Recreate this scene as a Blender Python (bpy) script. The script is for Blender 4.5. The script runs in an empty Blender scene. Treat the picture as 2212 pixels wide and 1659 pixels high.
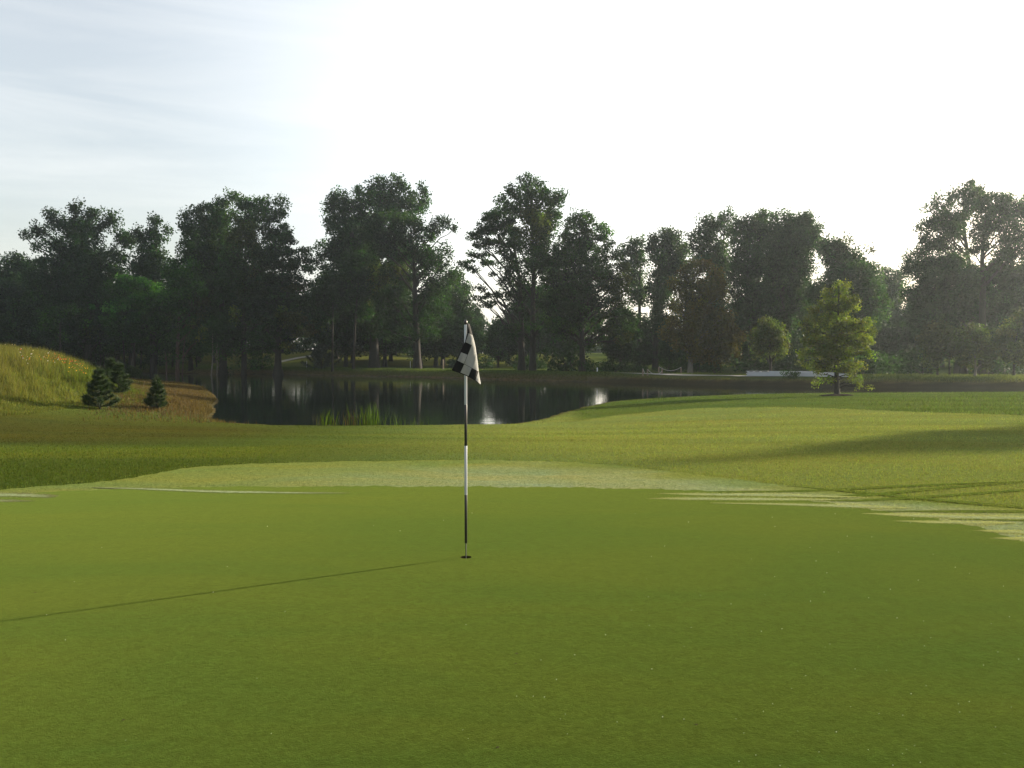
import bpy, math, random
import numpy as np
from mathutils import Vector, Matrix

rng = np.random.default_rng(7)
random.seed(7)
R = math.radians
scene = bpy.context.scene
col = scene.collection

# ------------------------------------------------------------------ camera
F, CX, CY, VH, H = 829.0, 512.0, 384.0, 359.0, 1.75
PITCH = math.atan((CY - VH) / F)
cp, sp = math.cos(PITCH), math.sin(PITCH)
cam_d = bpy.data.cameras.new("camera")
cam_d.sensor_width = 36.0
cam_d.lens = F / 1024.0 * 36.0
cam_d.clip_end = 4000
cam = bpy.data.objects.new("camera", cam_d)
cam.location = (0, 0, H)
cam.rotation_euler = (R(90) - PITCH, 0, 0)
col.objects.link(cam)
scene.camera = cam


def ray(u, v):
    cx, cy = (u - CX) / F, (CY - v) / F
    return np.array([cx, cp + cy * sp, -sp + cy * cp])


def at(u, v, y):
    d = ray(u, v)
    return np.array([0, 0, H]) + d * (y / d[1])


def px_of(p):
    x, y, z = p[0], p[1], p[2] - H
    f = y * cp - z * sp
    up = y * sp + z * cp
    return CX + F * x / f, CY - F * up / f


def S(a, b, x):
    t = np.clip((x - a) / (b - a), 0, 1)
    return t * t * (3 - 2 * t)


# ------------------------------------------------------------------ ground shape
WATER = -0.67
POND_NEAR = [(-90, 88), (-45, 86), (-33, 83.6), (-26, 70), (-21, 58), (-17, 48), (-15.2, 42), (-13.6, 38), (-12.3, 33.6), (-10.6, 31),
             (-8.5, 30), (-4, 29.9), (0, 30.4), (1.2, 33), (2.2, 37), (3.4, 41), (5.6, 46.7), (8.2, 49.8), (11.6, 53), (16, 56), (22.5, 58),
             (30, 59), (37, 59.7), (60, 61), (95, 62)]
POND_FAR = [(-90, 150), (-63, 141), (-39, 130), (-25, 121), (-12.3, 110.5), (-0.8, 97), (5.2, 90), (12.7, 82.5), (18.3, 76), (26.2, 71.5),
            (34, 68.6), (41.4, 67.2), (60, 66), (95, 66)]
POND = np.array(POND_NEAR + POND_FAR[::-1], float)
NX, NY = np.array(POND_NEAR).T
FX, FY = np.array(POND_FAR).T


def poly_sdf(x, y, P):
    """signed distance to polygon, negative inside"""
    x = np.asarray(x, float); y = np.asarray(y, float)
    d = np.full(x.shape, 1e9); inside = np.zeros(x.shape, bool)
    for i in range(len(P)):
        ax, ay = P[i]; bx, by = P[(i + 1) % len(P)]
        ex, ey = bx - ax, by - ay
        t = np.clip(((x - ax) * ex + (y - ay) * ey) / (ex * ex + ey * ey + 1e-12), 0, 1)
        d = np.minimum(d, np.hypot(x - ax - t * ex, y - ay - t * ey))
        c = ((ay > y) != (by > y)) & (x < (bx - ax) * (y - ay) / (by - ay + 1e-12) + ax)
        inside ^= c
    return np.where(inside, -d, d)


def far_side(x, y):
    return y > 0.5 * (np.interp(x, NX, NY) + np.interp(x, FX, FY))


HQ = [-60, 9, 13, 16, 18.4, 20.2, 21.6, 23.6, 27, 34, 45, 80]
HZ = [0, 0, .13, .34, .68, 1.22, 1.80, 2.38, 2.9, 3.35, 3.6, 3.6]


def hill(x, y):
    q = -x - np.maximum(0, y - 40) * 0.50 + np.maximum(0, 40 - y) * 0.05
    b = S(13, 38, y) * (1 - S(58, 78, y) * S(-34, -60, x) * 0.6)
    return np.interp(q, HQ, HZ) * b


def wob(x, y):
    return (np.sin(x * .37 + y * .21 + 1.3) + np.sin(x * -.23 + y * .41 + .4) + np.sin(x * .11 + y * .17)) / 3


def gz(x, y):
    x = np.asarray(x, float); y = np.asarray(y, float)
    w = S(1.5, 13, x - (y - 30) * .13)
    near = -0.58 * S(14.5, 30, y) * (1 - w) - 0.27 * w * S(14.5, 34, y)
    near = near + 0.05 * wob(x, y) * S(16, 24, y) + hill(x, y)
    rise = 2.9 * S(138, 205, y) * S(70, 20, x) + 1.6 * S(95, 170, y) * S(10, 60, x)
    rise = rise + 1.9 * np.exp(-((x + 37) / 15) ** 2 - ((y - 170) / 14) ** 2)
    farz = 0.16 + 0.10 * S(20, -40, x) + rise + 0.08 * wob(x * .6, y * .6)
    fs = far_side(x, y)
    land = np.where(fs, farz, near)
    d = poly_sdf(x, y, POND)
    bw = np.where(fs, 3.2, 1.3 + 13.0 * S(5, 15, x))
    bw = np.where((~fs) & (x < -11), 2.2, bw)
    out = WATER + 0.03 + (land - WATER - 0.03) * S(-0.15, 1, d / bw) ** 0.8
    return np.where(d < 0, WATER - np.clip(-d * .35, 0, 1.3), out)


def gz1(x, y):
    return float(gz(np.array([x]), np.array([y]))[0])


def ground_at(u, v):
    """where the line of sight through a pixel meets the ground"""
    d = ray(u, v)
    t = np.linspace(3, 260, 5200)
    p = np.array([0, 0, H])[None] + d[None] * t[:, None]
    g = gz(p[:, 0], p[:, 1])
    k = np.argmax(p[:, 2] < g)
    if p[k, 2] >= g[k]:
        k = len(t) - 1
    return np.array([p[k, 0], p[k, 1], g[k]])


def flat_at(u, v, z=0.0):
    d = ray(u, v)
    t = (z - H) / d[2]
    return np.array([d[0] * t, d[1] * t])


# ------------------------------------------------------------------ mesh helpers
def mesh_np(name, verts, faces, mat=None, parent=None, cols=None, smooth=False, mat_ids=None, mats=None):
    """faces: list of (M,k) int arrays"""
    me = bpy.data.meshes.new(name)
    verts = np.asarray(verts, np.float32)
    me.vertices.add(len(verts))
    me.vertices.foreach_set("co", verts.ravel())
    faces = [np.asarray(f, np.int32) for f in faces if len(f)]
    loops = np.concatenate([f.ravel() for f in faces])
    starts, o = [], 0
    for f in faces:
        starts.append(o + np.arange(len(f)) * f.shape[1]); o += f.size
    starts = np.concatenate(starts).astype(np.int32)
    me.loops.add(len(loops)); me.loops.foreach_set("vertex_index", loops)
    me.polygons.add(len(starts)); me.polygons.foreach_set("loop_start", starts)
    if mat_ids is not None:
        me.polygons.foreach_set("material_index", np.asarray(mat_ids, np.int32))
    if smooth:
        me.polygons.foreach_set("use_smooth", np.ones(len(starts), bool))
    me.update(calc_edges=True)
    me.validate()
    if cols is not None:
        a = me.color_attributes.new("Col", "FLOAT_COLOR", "POINT")
        c4 = np.ones((len(verts), 4), np.float32); c4[:, :3] = cols
        a.data.foreach_set("color", c4.ravel())
    for m in (mats or ([mat] if mat else [])):
        me.materials.append(m)
    ob = bpy.data.objects.new(name, me)
    col.objects.link(ob)
    if parent is not None:
        ob.parent = parent
    return ob


class MB:
    def __init__(s):
        s.v, s.f, s.n, s.m = [], {}, 0, {}

    def add(s, v, f, m=0):
        v = np.asarray(v, float); f = np.asarray(f, int)
        k = f.shape[1]
        s.f.setdefault(k, []).append(f + s.n); s.m.setdefault(k, []).append(np.full(len(f), m))
        s.v.append(v); s.n += len(v)

    def tube(s, pts, rad, sides=6, cap=True, m=0):
        pts = np.asarray(pts, float); rad = np.broadcast_to(np.asarray(rad, float), (len(pts),))
        tang = np.gradient(pts, axis=0)
        tang /= np.linalg.norm(tang, axis=1)[:, None] + 1e-9
        ref = np.array([0, 0, 1.0]) if abs(tang[0, 2]) < .9 else np.array([1.0, 0, 0])
        a = np.cross(tang, ref); a /= np.linalg.norm(a, axis=1)[:, None] + 1e-9
        b = np.cross(tang, a)
        th = np.arange(sides) / sides * 2 * np.pi
        ring = pts[:, None] + rad[:, None, None] * (np.cos(th)[None, :, None] * a[:, None] + np.sin(th)[None, :, None] * b[:, None])
        v = ring.reshape(-1, 3)
        i, j = np.meshgrid(np.arange(len(pts) - 1), np.arange(sides), indexing="ij")
        i, j = i.ravel(), j.ravel(); j2 = (j + 1) % sides
        s.add(v, np.stack([i * sides + j, i * sides + j2, (i + 1) * sides + j2, (i + 1) * sides + j], 1), m)
        if cap:
            for k in (0, len(pts) - 1):
                c = np.vstack([ring[k], pts[k][None]])
                s.add(c, np.stack([np.arange(sides), (np.arange(sides) + 1) % sides, np.full(sides, sides)], 1), m)

    def box(s, lo, hi, m=0):
        x0, y0, z0 = lo; x1, y1, z1 = hi
        v = [(x0, y0, z0), (x1, y0, z0), (x1, y1, z0), (x0, y1, z0), (x0, y0, z1), (x1, y0, z1), (x1, y1, z1), (x0, y1, z1)]
        s.add(v, [(0, 3, 2, 1), (4, 5, 6, 7), (0, 1, 5, 4), (1, 2, 6, 5), (2, 3, 7, 6), (3, 0, 4, 7)], m)

    def build(s, name, mat, parent=None, smooth=True, mats=None):
        faces = [np.concatenate(s.f[k]) for k in s.f]
        ids = np.concatenate([np.concatenate(s.m[k]) for k in s.f])
        return mesh_np(name, np.concatenate(s.v), faces, mat, parent, smooth=smooth, mat_ids=ids, mats=mats)


def tag(o, label=None, cat=None, group=None, kind=None):
    if label: o["label"] = label
    if cat: o["category"] = cat
    if group: o["group"] = group
    if kind: o["kind"] = kind
    return o


def empty(name, loc, rz=0.0):
    o = bpy.data.objects.new(name, None)
    o.empty_display_size = .3
    o.location = loc; o.rotation_euler = (0, 0, rz)
    col.objects.link(o)
    return o


def copy_tree(root):
    c = root.copy(); col.objects.link(c)
    for ch in list(root.children):
        d = ch.copy(); col.objects.link(d); d.parent = c
    return c


# ------------------------------------------------------------------ materials
def new_mat(name):
    m = bpy.data.materials.new(name); m.use_nodes = True
    nt = m.node_tree
    return m, nt, nt.nodes["Principled BSDF"], nt.nodes["Material Output"]


def N(nt, typ, **kw):
    n = nt.nodes.new(typ)
    for k, v in kw.items():
        if k in n.inputs.keys():
            n.inputs[k].default_value = v
        else:
            setattr(n, k, v)
    return n


def plain(name, rgb, rough=.6, metal=0, spec=.5, noise=0.0, nscale=20):
    m, nt, p, out = new_mat(name)
    p.inputs["Roughness"].default_value = rough
    p.inputs["Metallic"].default_value = metal
    p.inputs["Specular IOR Level"].default_value = spec
    tc = N(nt, "ShaderNodeTexCoord")
    nz = N(nt, "ShaderNodeTexNoise", Scale=nscale, Detail=5.0)
    nt.links.new(tc.outputs["Object"], nz.inputs["Vector"])
    mr = N(nt, "ShaderNodeMapRange")
    mr.inputs["To Min"].default_value = 1 - noise; mr.inputs["To Max"].default_value = 1 + noise
    nt.links.new(nz.outputs["Fac"], mr.inputs["Value"])
    mul = N(nt, "ShaderNodeVectorMath", operation="SCALE")
    mul.inputs[0].default_value = rgb
    nt.links.new(mr.outputs[0], mul.inputs["Scale"])
    nt.links.new(mul.outputs[0], p.inputs["Base Color"])
    return m


def leaf_mat(name, trans=.35, tint=(1.25, 1.15, .5), rough=.5, spec=.3):
    m, nt, p, out = new_mat(name)
    at_ = N(nt, "ShaderNodeAttribute", attribute_name="Col")
    nt.links.new(at_.outputs["Color"], p.inputs["Base Color"])
    p.inputs["Roughness"].default_value = rough
    p.inputs["Specular IOR Level"].default_value = spec
    tr = N(nt, "ShaderNodeBsdfTranslucent")
    mul = N(nt, "ShaderNodeVectorMath", operation="MULTIPLY")
    mul.inputs[1].default_value = tint
    nt.links.new(at_.outputs["Color"], mul.inputs[0])
    nt.links.new(mul.outputs[0], tr.inputs["Color"])
    mx = N(nt, "ShaderNodeMixShader"); mx.inputs[0].default_value = trans
    nt.links.new(p.outputs[0], mx.inputs[1]); nt.links.new(tr.outputs[0], mx.inputs[2])
    nt.links.new(mx.outputs[0], out.inputs["Surface"])
    return m


def bark_mat(name, c1, c2, scale=3.0):
    m, nt, p, out = new_mat(name)
    tc = N(nt, "ShaderNodeTexCoord")
    mp = N(nt, "ShaderNodeMapping"); mp.inputs["Scale"].default_value = (scale * 2, scale * 2, scale * .35)
    nt.links.new(tc.outputs["Object"], mp.inputs[0])
    nz = N(nt, "ShaderNodeTexNoise", Scale=2.0, Detail=8.0, Roughness=.65)
    nt.links.new(mp.outputs[0], nz.inputs["Vector"])
    cr = N(nt, "ShaderNodeValToRGB")
    cr.color_ramp.elements[0].position = .3; cr.color_ramp.elements[0].color = (*c1, 1)
    cr.color_ramp.elements[1].position = .7; cr.color_ramp.elements[1].color = (*c2, 1)
    nt.links.new(nz.outputs["Fac"], cr.inputs[0])
    nt.links.new(cr.outputs[0], p.inputs["Base Color"])
    bp = N(nt, "ShaderNodeBump", Strength=.6, Distance=.05)
    nt.links.new(nz.outputs["Fac"], bp.inputs["Height"]); nt.links.new(bp.outputs[0], p.inputs["Normal"])
    p.inputs["Roughness"].default_value = .9
    p.inputs["Specular IOR Level"].default_value = .2
    return m


def turf_mat(name, base, alt, attr=False, fine=260.0, bump=.5, bdist=.01, sheen=.25, big=.35, rough=.65, spec=.0, streak=0.0):
    """mown grass: fine blade grain, mid mottling and broad patches of another green"""
    m, nt, p, out = new_mat(name)
    geo = N(nt, "ShaderNodeNewGeometry")
    n1 = N(nt, "ShaderNodeTexNoise", Scale=big, Detail=4.0, Roughness=.6, Distortion=.6)
    n2 = N(nt, "ShaderNodeTexNoise", Scale=9.0, Detail=5.0, Roughness=.7)
    n3 = N(nt, "ShaderNodeTexNoise", Scale=fine, Detail=3.0, Roughness=.75)
    n4 = N(nt, "ShaderNodeTexNoise", Scale=fine * .22, Detail=4.0, Roughness=.75)
    mp = N(nt, "ShaderNodeMapping"); mp.inputs["Scale"].default_value = (.55, 1.6, 1)
    nt.links.new(geo.outputs["Position"], mp.inputs[0])
    nt.links.new(mp.outputs[0], n1.inputs["Vector"])
    for n in (n2, n3, n4):
        nt.links.new(geo.outputs["Position"], n.inputs["Vector"])
    mx = N(nt, "ShaderNodeMix", data_type="RGBA")
    if attr:
        a = N(nt, "ShaderNodeAttribute", attribute_name="Col")
        al = N(nt, "ShaderNodeVectorMath", operation="MULTIPLY"); al.inputs[1].default_value = (1.35, 1.05, .8)
        nt.links.new(a.outputs["Color"], al.inputs[0])
        nt.links.new(a.outputs["Color"], mx.inputs[6]); nt.links.new(al.outputs[0], mx.inputs[7])
    else:
        mx.inputs[6].default_value = (*base, 1); mx.inputs[7].default_value = (*alt, 1)
    r1 = N(nt, "ShaderNodeMapRange"); r1.inputs["From Min"].default_value = .35; r1.inputs["From Max"].default_value = .68
    nt.links.new(n1.outputs["Fac"], r1.inputs["Value"])
    nt.links.new(r1.outputs[0], mx.inputs[0])
    cur = mx.outputs[2]
    for nn, lo, hi in ((n2, .78, 1.22), (n4, .62, 1.38), (n3, .52, 1.48)):
        r = N(nt, "ShaderNodeMapRange"); r.inputs["From Min"].default_value = .3; r.inputs["From Max"].default_value = .7
        r.inputs["To Min"].default_value = lo; r.inputs["To Max"].default_value = hi
        nt.links.new(nn.outputs["Fac"], r.inputs["Value"])
        sc = N(nt, "ShaderNodeVectorMath", operation="SCALE")
        nt.links.new(cur, sc.inputs[0]); nt.links.new(r.outputs[0], sc.inputs["Scale"])
        cur = sc.outputs[0]
    nt.links.new(cur, p.inputs["Base Color"])
    add = N(nt, "ShaderNodeMath", operation="ADD")
    nt.links.new(n3.outputs["Fac"], add.inputs[0]); nt.links.new(n4.outputs["Fac"], add.inputs[1])
    bp = N(nt, "ShaderNodeBump", Strength=bump, Distance=bdist)
    nt.links.new(add.outputs[0], bp.inputs["Height"]); nt.links.new(bp.outputs[0], p.inputs["Normal"])
    p.inputs["Roughness"].default_value = rough
    p.inputs["Specular IOR Level"].default_value = spec
    p.inputs["Specular Tint"].default_value = (.85, .95, .42, 1)
    p.inputs["Sheen Weight"].default_value = sheen
    p.inputs["Sheen Roughness"].default_value = .45
    p.inputs["Sheen Tint"].default_value = (.44, .56, .11, 1)
    return m


M_leaf = leaf_mat("foliage", .45, (1.7, 1.8, .5), spec=.06)
M_grass = leaf_mat("grass_blades", .45, (1.3, 1.2, .5), .5, .03)
M_needle = leaf_mat("pine_needles", .2, (1.1, 1.1, .6), .5, .3)
M_petal = leaf_mat("petals", .4, (1, 1, 1), .6, .2)
M_bark = bark_mat("dark_bark", (.012, .0105, .009), (.034, .029, .024))
M_barkpale = bark_mat("pale_bark", (.07, .062, .052), (.17, .155, .13))
M_barkred = bark_mat("reddish_bark", (.035, .022, .017), (.085, .056, .042))
M_ground = turf_mat("rough_turf", None, None, attr=True, fine=90.0, bump=.8, bdist=.03, sheen=.03, big=.25)
M_green = turf_mat("putting_turf", (.0100, .026, .0036), (.024, .032, .0036), fine=150.0, bump=.7, bdist=.006, sheen=.215, big=.42, rough=.6)
M_fringe = turf_mat("dewy_fringe_turf", None, None, attr=True, fine=90.0, bump=.8, bdist=.012, sheen=.06, big=.8)
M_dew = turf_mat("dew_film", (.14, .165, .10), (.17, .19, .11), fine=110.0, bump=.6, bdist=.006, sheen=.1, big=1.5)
M_track = turf_mat("pressed_turf", (.046, .070, .010), (.064, .076, .012), fine=110.0, bump=.6, bdist=.006, sheen=.03, big=1.5)
M_path = plain("pale_path", (.19, .18, .155), .85, noise=.2, nscale=3)
M_mulch = plain("bark_mulch", (.022, .016, .011), .95, spec=.02, noise=.5, nscale=30)
M_white = plain("white_paint", (.42, .44, .47), .4, noise=.06, nscale=2)
M_whitepole = plain("white_fibreglass", (.42, .43, .45), .3, noise=.05, nscale=15)
M_blackpole = plain("black_fibreglass", (.012, .011, .010), .35, noise=.2, nscale=15)
M_steel = plain("dull_steel", (.10, .10, .09), .45, .7, noise=.2)
M_rope = plain("white_rope", (.30, .29, .27), .8, noise=.1)
M_wood = plain("weathered_wood", (.16, .12, .085), .85, noise=.35, nscale=12)
M_woodpale = plain("pale_wood", (.24, .21, .17), .8, noise=.2, nscale=12)
M_dark = plain("dark_gap", (.02, .02, .022), .9)
M_cup = plain("cup_liner", (.55, .55, .53), .5, noise=.1)
M_soil = plain("cut_soil", (.03, .024, .012), .95, spec=.02, noise=.4, nscale=60)

LINE = np.array([ground_at(u, v)[:2] for u, v in ((560, 424), (620, 415), (685, 409), (764, 407.2), (833, 408.5), (903, 411.5), (1024, 415.5), (1150, 421))])


def beyond_line(x, y):
    yl = np.interp(x, LINE[:, 0], LINE[:, 1]) + .12 * np.sin(x * 2.3)
    return S(-.05, .12, y - yl) * S(LINE[0, 0], LINE[0, 0] + 1.5, x)


# ------------------------------------------------------------------ ground sheet
PIN = flat_at(466, 558.5)
PINX, PINY = float(PIN[0]), float(PIN[1])


def axis(segs):
    out = []
    for a, b, st in segs:
        n = max(1, int(round((b - a) / st)))
        out += list(np.linspace(a, b, n, endpoint=False))
    return np.array(out + [segs[-1][1]])


gx = axis([(-700, -200, 50), (-200, -70, 6), (-70, -36, 1.0), (-36, 44, .45), (44, 80, 1.2), (80, 200, 6), (200, 700, 50)])
gy = axis([(-60, -8, 6), (-8, 14, .6), (14, 62, .45), (62, 145, .8), (145, 240, 4), (240, 800, 40)])
XX, YY = np.meshgrid(gx, gy)
ZZ = gz(XX, YY)
ZZ = np.where(np.hypot(XX - PINX, YY - PINY) < 1.6, ZZ - .3, ZZ)


def zone_cols(x, y):
    x = np.asarray(x, float); y = np.asarray(y, float)
    c = np.zeros(x.shape + (3,))
    fair = np.array([.103, .132, .037]); rough = np.array([.042, .064, .015]); dry = np.array([.058, .049, .022])
    meadow = np.array([.055, .075, .014]); farg = np.array([.038, .060, .016]); mud = np.array([.066, .054, .034])
    c[...] = rough

    def mixin(k, w):
        c[...] = c * (1 - w[..., None]) + k * w[..., None]
    mixin(fair, S(-6, 2, x + (y - 18) * .1) * S(46, 38, y - np.maximum(0, x - 12) * .05))
    mixin(rough * np.array([.95, 1.05, 1]), beyond_line(x, y) * .9)
    hl = hill(x, y)
    # olive-brown worn band on the slope below the meadow
    lump = np.clip(.55 + .45 * wob(x * 2.1, y * 2.6) + .2 * np.sin(x * 1.1 - y * 3.7), 0, 1)
    mixin(np.array([.036, .038, .010]), S(-4.5, -9.5, x) * S(16.2, 18.5, y + .25 * wob(x * 3, y)) * S(33, 26, y) * (.55 + .45 * lump))
    mixin(np.array([.064, .088, .014]), S(-3.0, -5.5, x) * S(14.2, 14.8, y) * S(17.6, 16.4, y) * (.6 + .4 * lump))
    mixin(np.array([.040, .062, .011]), S(-3.5, -5.5, x) * S(14.6, 14.0, y) * .9)
    mixin(meadow, S(.32, .55, hl))
    pen = S(-.54, -.45, x / np.maximum(y, 1)) * S(28.5, 42, y + 2.2 * wob(x * 2.2, y * 2.2)) * S(-8.5, -12.5, x + 1.2 * wob(x * 1.7 + 2, y * 2)) * S(.75, .35, hl)
    mixin(dry, pen * .85)
    fs = far_side(x, y)
    d = poly_sdf(x, y, POND)
    mixin(farg, fs * 1.0)
    mixin(np.array([.065, .075, .020]), fs * S(135, 160, y) * S(22, 8, x) * .8)
    mixin(mud, fs * S(2.6, .7, d) * (d > -.5))
    mixin(np.array([.016, .014, .010]), fs * S(1.5, 1.0, d) * S(4, 12, x) * (d > -.5))
    mixin(mud * .8, (~fs) * S(.5, 0, d))
    mixin(np.array([.02, .02, .014]), (d < -.1) * 1.0)
    return c


cols = zone_cols(XX, YY)
nx, ny = len(gx), len(gy)
i, j = np.meshgrid(np.arange(ny - 1), np.arange(nx - 1), indexing="ij")
i, j = i.ravel(), j.ravel()
gf = np.stack([i * nx + j, i * nx + j + 1, (i + 1) * nx + j + 1, (i + 1) * nx + j], 1)
ground = mesh_np("ground", np.stack([XX.ravel(), YY.ravel(), ZZ.ravel()], 1), [gf], M_ground, cols=cols.reshape(-1, 3), smooth=True)
tag(ground, kind="structure")

# ------------------------------------------------------------------ putting green, fringe, dew, tracks
def smooth_closed(pts, n=260):
    P = np.array(pts, float)
    for _ in range(4):
        Q = np.empty((len(P) * 2, 2))
        nxt = np.roll(P, -1, 0)
        Q[0::2] = .75 * P + .25 * nxt; Q[1::2] = .25 * P + .75 * nxt
        P = Q
    return P


def radial(P, cx, cy, th):
    a = np.arctan2(P[:, 1] - cy, P[:, 0] - cx); r = np.hypot(P[:, 0] - cx, P[:, 1] - cy)
    o = np.argsort(a); a, r = a[o], r[o]
    return np.interp(th, np.r_[a - 2 * np.pi, a, a + 2 * np.pi], np.r_[r, r, r])


gpx = [(-60, 503), (0, 498), (50, 493), (100, 490), (160, 488.5), (250, 487.5), (370, 487), (466, 487.5), (560, 488), (640, 489.5), (700, 491.5),
       (760, 496), (820, 503), (880, 511), (950, 522), (1024, 540), (1110, 570)]
gout = [tuple(flat_at(u, v)) for u, v in gpx] + [(5.6, 5.2), (6.2, 2), (5.5, -3), (1, -6), (-5, -5), (-8.5, 0), (-8.6, 6)]
fpx = [(-60, 494), (0, 491), (60, 485), (120, 481), (200, 465.5), (296, 463), (398, 460.8), (480, 460.5), (555, 461.5), (620, 466), (671, 472), (740, 480.5), (800, 487),
       (880, 498), (950, 504), (1024, 510), (1120, 522)]
fout = [tuple(flat_at(u, v)) for u, v in fpx] + [(8.6, 5.5), (8.6, 0), (7.5, -5), (1, -9), (-7, -7.5), (-10.5, -1), (-9.6, 6)]
GOUT, FOUT = smooth_closed(gout), smooth_closed(fout)
TH = np.linspace(-np.pi, np.pi, 720, endpoint=False)
rg = radial(GOUT, PINX, PINY, TH)
rf = np.maximum(radial(FOUT, PINX, PINY, TH), rg + .25)
jit = .03 * np.sin(TH * 19 + 2) + .025 * np.sin(TH * 37) + .02 * np.sin(TH * 57) + .025 * np.sin(TH * 131 + 1) + .02 * np.sin(TH * 223 + 2)


def ring_sheet(name, radii, z, mat):
    nr = len(radii); n = len(TH)
    X = PINX + np.array(radii) * np.cos(TH); Y = PINY + np.array(radii) * np.sin(TH)
    V = np.stack([X.ravel(), Y.ravel(), np.full(X.size, z)], 1)
    if z < .009:
        V[:, 2] = np.maximum(gz(V[:, 0], V[:, 1]) + z, z - .0) * 1.0
    i, j = np.meshgrid(np.arange(nr - 1), np.arange(n), indexing="ij"); i, j = i.ravel(), j.ravel(); j2 = (j + 1) % n
    Fc = np.stack([i * n + j, (i + 1) * n + j, (i + 1) * n + j2, i * n + j2], 1)
    return tag(mesh_np(name, V, [Fc], mat, smooth=True), kind="structure")


CUP = .05
ring_sheet("putting_green", [np.full_like(TH, CUP)] + [CUP + (rg + jit - CUP) * t for t in np.linspace(.04, 1, 30)], .012, M_green)


def fringe_col(x, y):
    """dew lies thickest in the middle of the collar and on the sunny side"""
    x = np.asarray(x, float); y = np.asarray(y, float)
    a = np.arctan2(y - PINY, x - PINX); r = np.hypot(x - PINX, y - PINY)
    t = (r - np.interp(a, TH, rg)) / (np.interp(a, TH, rf) - np.interp(a, TH, rg) + 1e-6)
    nz_ = .5 + .25 * np.sin(x * 2.3 + 2 * np.sin(y * 1.7)) + .25 * np.sin(y * 6.1 + x * .8 + np.sin(x * 3.7))
    w = S(1.04, .38, t + .40 * (nz_ - .5)) * (.12 + .88 * S(-4.8, .3, x - 1.0 * S(.35, .9, t))) * (.72 + .28 * nz_)
    fair = np.array([.092, .120, .032]); dewc = np.array([.134, .168, .092])
    return fair * (1 - w[..., None]) + dewc * w[..., None]


fr = ring_sheet("fringe", [rg - .15 + (rf + jit - rg + .15) * t for t in np.linspace(0, 1, 15)], .007, M_fringe)
co_ = np.empty(len(fr.data.vertices) * 3, np.float32); fr.data.vertices.foreach_get("co", co_); co_ = co_.reshape(-1, 3)
ca_ = fr.data.color_attributes.new("Col", "FLOAT_COLOR", "POINT")
c4_ = np.ones((len(co_), 4), np.float32); c4_[:, :3] = fringe_col(co_[:, 0], co_[:, 1])
ca_.data.foreach_set("color", c4_.ravel())


def ground_strip(name, mat, pts, z, wpx=None):
    """a thin lens-shaped strip lying on the turf; pts are (u, v, half width in px)"""
    P = np.array(pts, float)
    s = np.linspace(0, len(P) - 1, 90)
    u = np.interp(s, np.arange(len(P)), P[:, 0]); v = np.interp(s, np.arange(len(P)), P[:, 1]); w = np.interp(s, np.arange(len(P)), P[:, 2])
    for arr in (u, v, w):
        k = np.ones(9) / 9
        arr[4:-4] = np.convolve(arr, k, "valid")
    jt = 1 + .10 * rng.standard_normal(len(u))
    a = np.array([flat_at(uu, vv - ww * jj, z) for uu, vv, ww, jj in zip(u, v, w, jt)])
    jt = 1 + .10 * rng.standard_normal(len(u))
    b = np.array([flat_at(uu, vv + ww * jj, z) for uu, vv, ww, jj in zip(u, v, w, jt)])
    V = np.vstack([np.c_[a, np.full(len(a), z)], np.c_[b, np.full(len(b), z)]])
    n = len(a); k = np.arange(n - 1)
    return V, np.stack([k, n + k, n + k + 1, k + 1], 1)


def strips(name, mat, lst, z):
    mb = MB()
    for n_, pts in enumerate(lst):
        mb.add(*ground_strip(name, mat, pts, z + n_ * .0002))
    return tag(mb.build(name, mat, smooth=False), kind="structure")


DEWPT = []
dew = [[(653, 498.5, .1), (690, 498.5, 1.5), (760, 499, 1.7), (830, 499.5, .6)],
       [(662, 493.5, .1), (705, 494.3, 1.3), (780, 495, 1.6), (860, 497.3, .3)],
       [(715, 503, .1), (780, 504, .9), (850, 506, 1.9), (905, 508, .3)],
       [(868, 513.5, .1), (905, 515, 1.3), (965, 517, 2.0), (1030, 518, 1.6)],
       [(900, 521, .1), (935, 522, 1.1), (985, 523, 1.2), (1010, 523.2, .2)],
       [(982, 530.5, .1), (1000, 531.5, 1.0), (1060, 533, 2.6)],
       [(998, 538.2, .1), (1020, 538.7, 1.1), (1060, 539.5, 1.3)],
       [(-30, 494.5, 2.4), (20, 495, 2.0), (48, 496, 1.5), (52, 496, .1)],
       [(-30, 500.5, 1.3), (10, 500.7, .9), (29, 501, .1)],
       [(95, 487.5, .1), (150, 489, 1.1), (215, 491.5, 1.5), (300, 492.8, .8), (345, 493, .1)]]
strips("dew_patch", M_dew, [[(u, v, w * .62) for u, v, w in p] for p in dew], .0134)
trk = [[(640, 491.7, .1), (700, 492, .7), (800, 491.3, .9), (900, 486, .9), (1030, 481, .3)],
       [(735, 497, .1), (830, 497.5, 1.3), (880, 494, 1.1), (940, 488, .9), (1030, 481.5, .3)],
       [(800, 500, .1), (860, 500.5, 1.0), (930, 496.5, 1.0), (1030, 489.5, .7)],
       [(787, 485.8, .1), (850, 491, .8), (915, 497.5, .9), (975, 503, 1.0), (1040, 508.5, .8)],
       [(880, 511, .2), (960, 511.3, 1.1), (1050, 511.7, 1.0)],
       [(950, 519.3, .2), (1000, 519, 1.2), (1060, 520, 1.5)]]
strips("mower_track", M_track, [[(u, v, w * 1.15) for u, v, w in p] for p in trk], .0100)

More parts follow.
